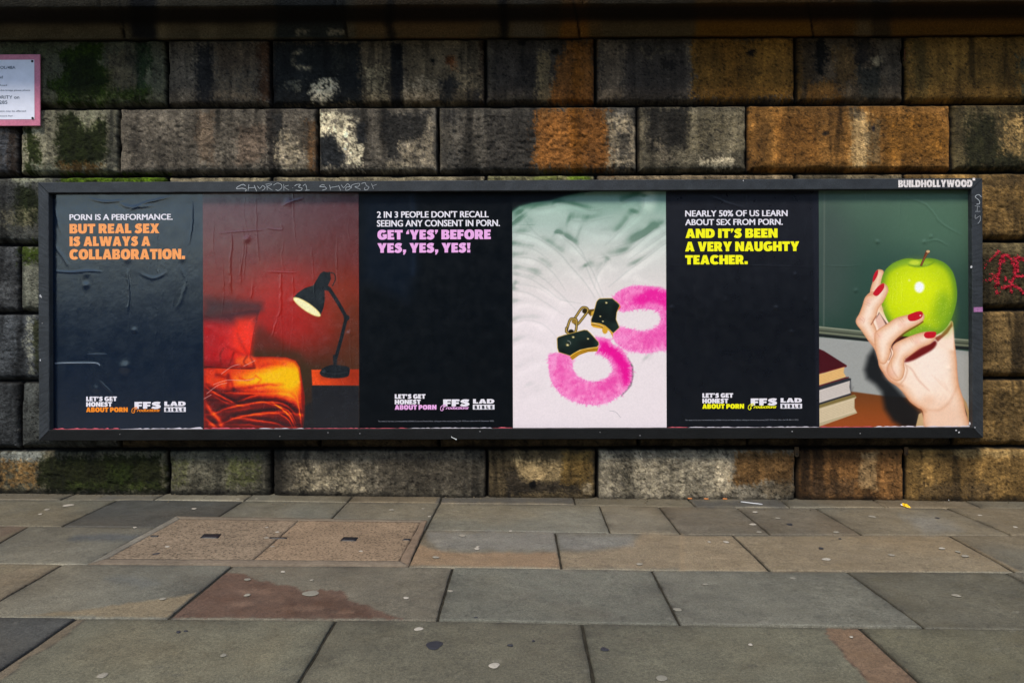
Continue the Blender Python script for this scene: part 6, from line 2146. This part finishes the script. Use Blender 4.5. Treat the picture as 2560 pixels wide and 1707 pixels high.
# litter
M_WR = surface('yellow_wrapper', .4, .5, color=(250, 196, 12), speckle=[(90, .75, 1.1, 3, .3, .6)])
wr = crop(2200, 1240, 19.6)
a, b = on_ground(*map(float, wr((1060, 500))[0])), on_ground(*map(float, wr((1480, 600))[0]))
n, m = 14, 6
V = []
for i in range(n):
    t = i / (n - 1)
    for j in range(m):
        s2 = (j / (m - 1) - .5)
        w = .026 * math.sin(math.pi * min(max(t, .12), .95)) + .006
        x = a[0] + (b[0] - a[0]) * t + random.uniform(-.002, .002)
        y = a[1] + (b[1] - a[1]) * t + s2 * w * 1.6 + random.uniform(-.003, .003)
        z = gz(x) + .006 + .020 * (1 - (2 * s2) ** 2) * math.sin(math.pi * (.15 + .8 * t)) * random.uniform(.6, 1.15)
        V.append((x, y, z))
F = grid_faces(n, m)
V = np.array(V)
wo = raw_mesh('wrapper', V, F, M_WR, None, smooth_shade=False, loc=(float(a[0]), float(a[1]), float(gz(a[0]))))
tag(wo, 'crumpled yellow sweet wrapper lying on the narrow slabs near the wall', 'litter')
mb = MB()
c = a
vs = []
tipc = raw_mesh('torn_end', np.array([(a[0] - .006, a[1] - .012, gz(a[0]) + .008), (a[0] + .008, a[1] - .016, gz(a[0]) + .012), (a[0] + .010, a[1] + .012, gz(a[0]) + .016), (a[0] - .004, a[1] + .010, gz(a[0]) + .012)]) ,
                [(0, 1, 2, 3)], M_TORN_W, None)
tipc.parent = wo
tipc.location = (-float(a[0]), -float(a[1]), -float(gz(a[0])))


def stick(name, pxa, pxb, r, mat, label, cat, group=None):
    a, b = on_ground(*map(float, pxa)), on_ground(*map(float, pxb))
    m = MB()
    za, zb = gz(a[0]) + r + .002, gz(b[0]) + r + .002
    pts = [Vector((a[0] + (b[0] - a[0]) * t, a[1] + (b[1] - a[1]) * t + .002 * math.sin(9 * t), za + (zb - za) * t)) for t in np.linspace(0, 1, 6)]
    m.tube(pts, [r * .9, r, r * 1.05, r, r * .95, r * .8], 8)
    o = m.build(name, mat, None, loc=(float(a[0]), float(a[1]), float(gz(a[0]))), smooth_shade=True)
    tag(o, label, cat, group)
    return o


M_ST = surface('white_stick', .6, .3, color=(196, 196, 196))
M_BUTT = surface('cork_filter', .7, .3, color=(196, 122, 66))
R_ = crop(1700, 1067, 2.45)
stick('paper_stick', R_((373, 463))[0], R_((505, 479))[0], .0036, M_ST, 'thin white paper stick lying on the dark narrow slab by the wall', 'litter')
for p_, lab in ((R_((60, 441))[0], 'orange cigarette butt at the wall foot, leftmost of three in a row'), (R_((160, 443))[0], 'orange cigarette butt at the wall foot, middle of three in a row'),
                (R_((275, 443))[0], 'orange cigarette butt at the wall foot, rightmost of three in a row')):
    stick('cigarette_butt', (p_[0] - 5, p_[1] + 1.0), (p_[0] + 6, p_[1] + 1.5), .0045, M_BUTT, lab, 'cigarette butt', 'cigarette butts along the wall foot')
stick('cigarette_butt', (1249, 1241), (1259, 1242), .0045, M_BUTT, 'lone orange cigarette butt at the wall foot below the handcuff poster', 'cigarette butt', 'cigarette butts along the wall foot')
stick('cigarette_butt', (2363, 1251.5), (2376, 1252), .0045, M_ST, 'white cigarette end at the foot of the brown stone near the yellow wrapper', 'cigarette butt', 'cigarette butts along the wall foot')

mb = MB()
rs = np.random.RandomState(5)
for _ in range(900):
    x = rs.uniform(-4, 4)
    y = -abs(rs.normal(0, .022)) - .004 if rs.rand() < .75 else -rs.uniform(.01, .30)
    r = rs.uniform(.0015, .006) * (1.0 if rs.rand() < .85 else 1.8)
    z = gz(x)
    a = rs.uniform(0, 6.28)
    vs = [(x + r * math.cos(a + k_ * 2.1) * rs.uniform(.6, 1.3), y + r * math.sin(a + k_ * 2.1) * rs.uniform(.6, 1.3), z - .001) for k_ in range(3)] + [(x + rs.uniform(-.3, .3) * r, y, z + r * rs.uniform(.5, 1.1))]
    mb.add(vs, [(0, 1, 3), (1, 2, 3), (2, 0, 3)])
gr = mb.build('grit', surface('street_grit', .9, .2, color=(70, 62, 48), speckle=[(40, .3, 2.2, 3, .35, .65)]))
tag(gr, 'loose grit and crumbs of dirt gathered along the foot of the wall', 'grit')
gr['kind'] = 'stuff'

for o in list(bpy.data.objects):
    if '_w' in o:
        del o['_w']
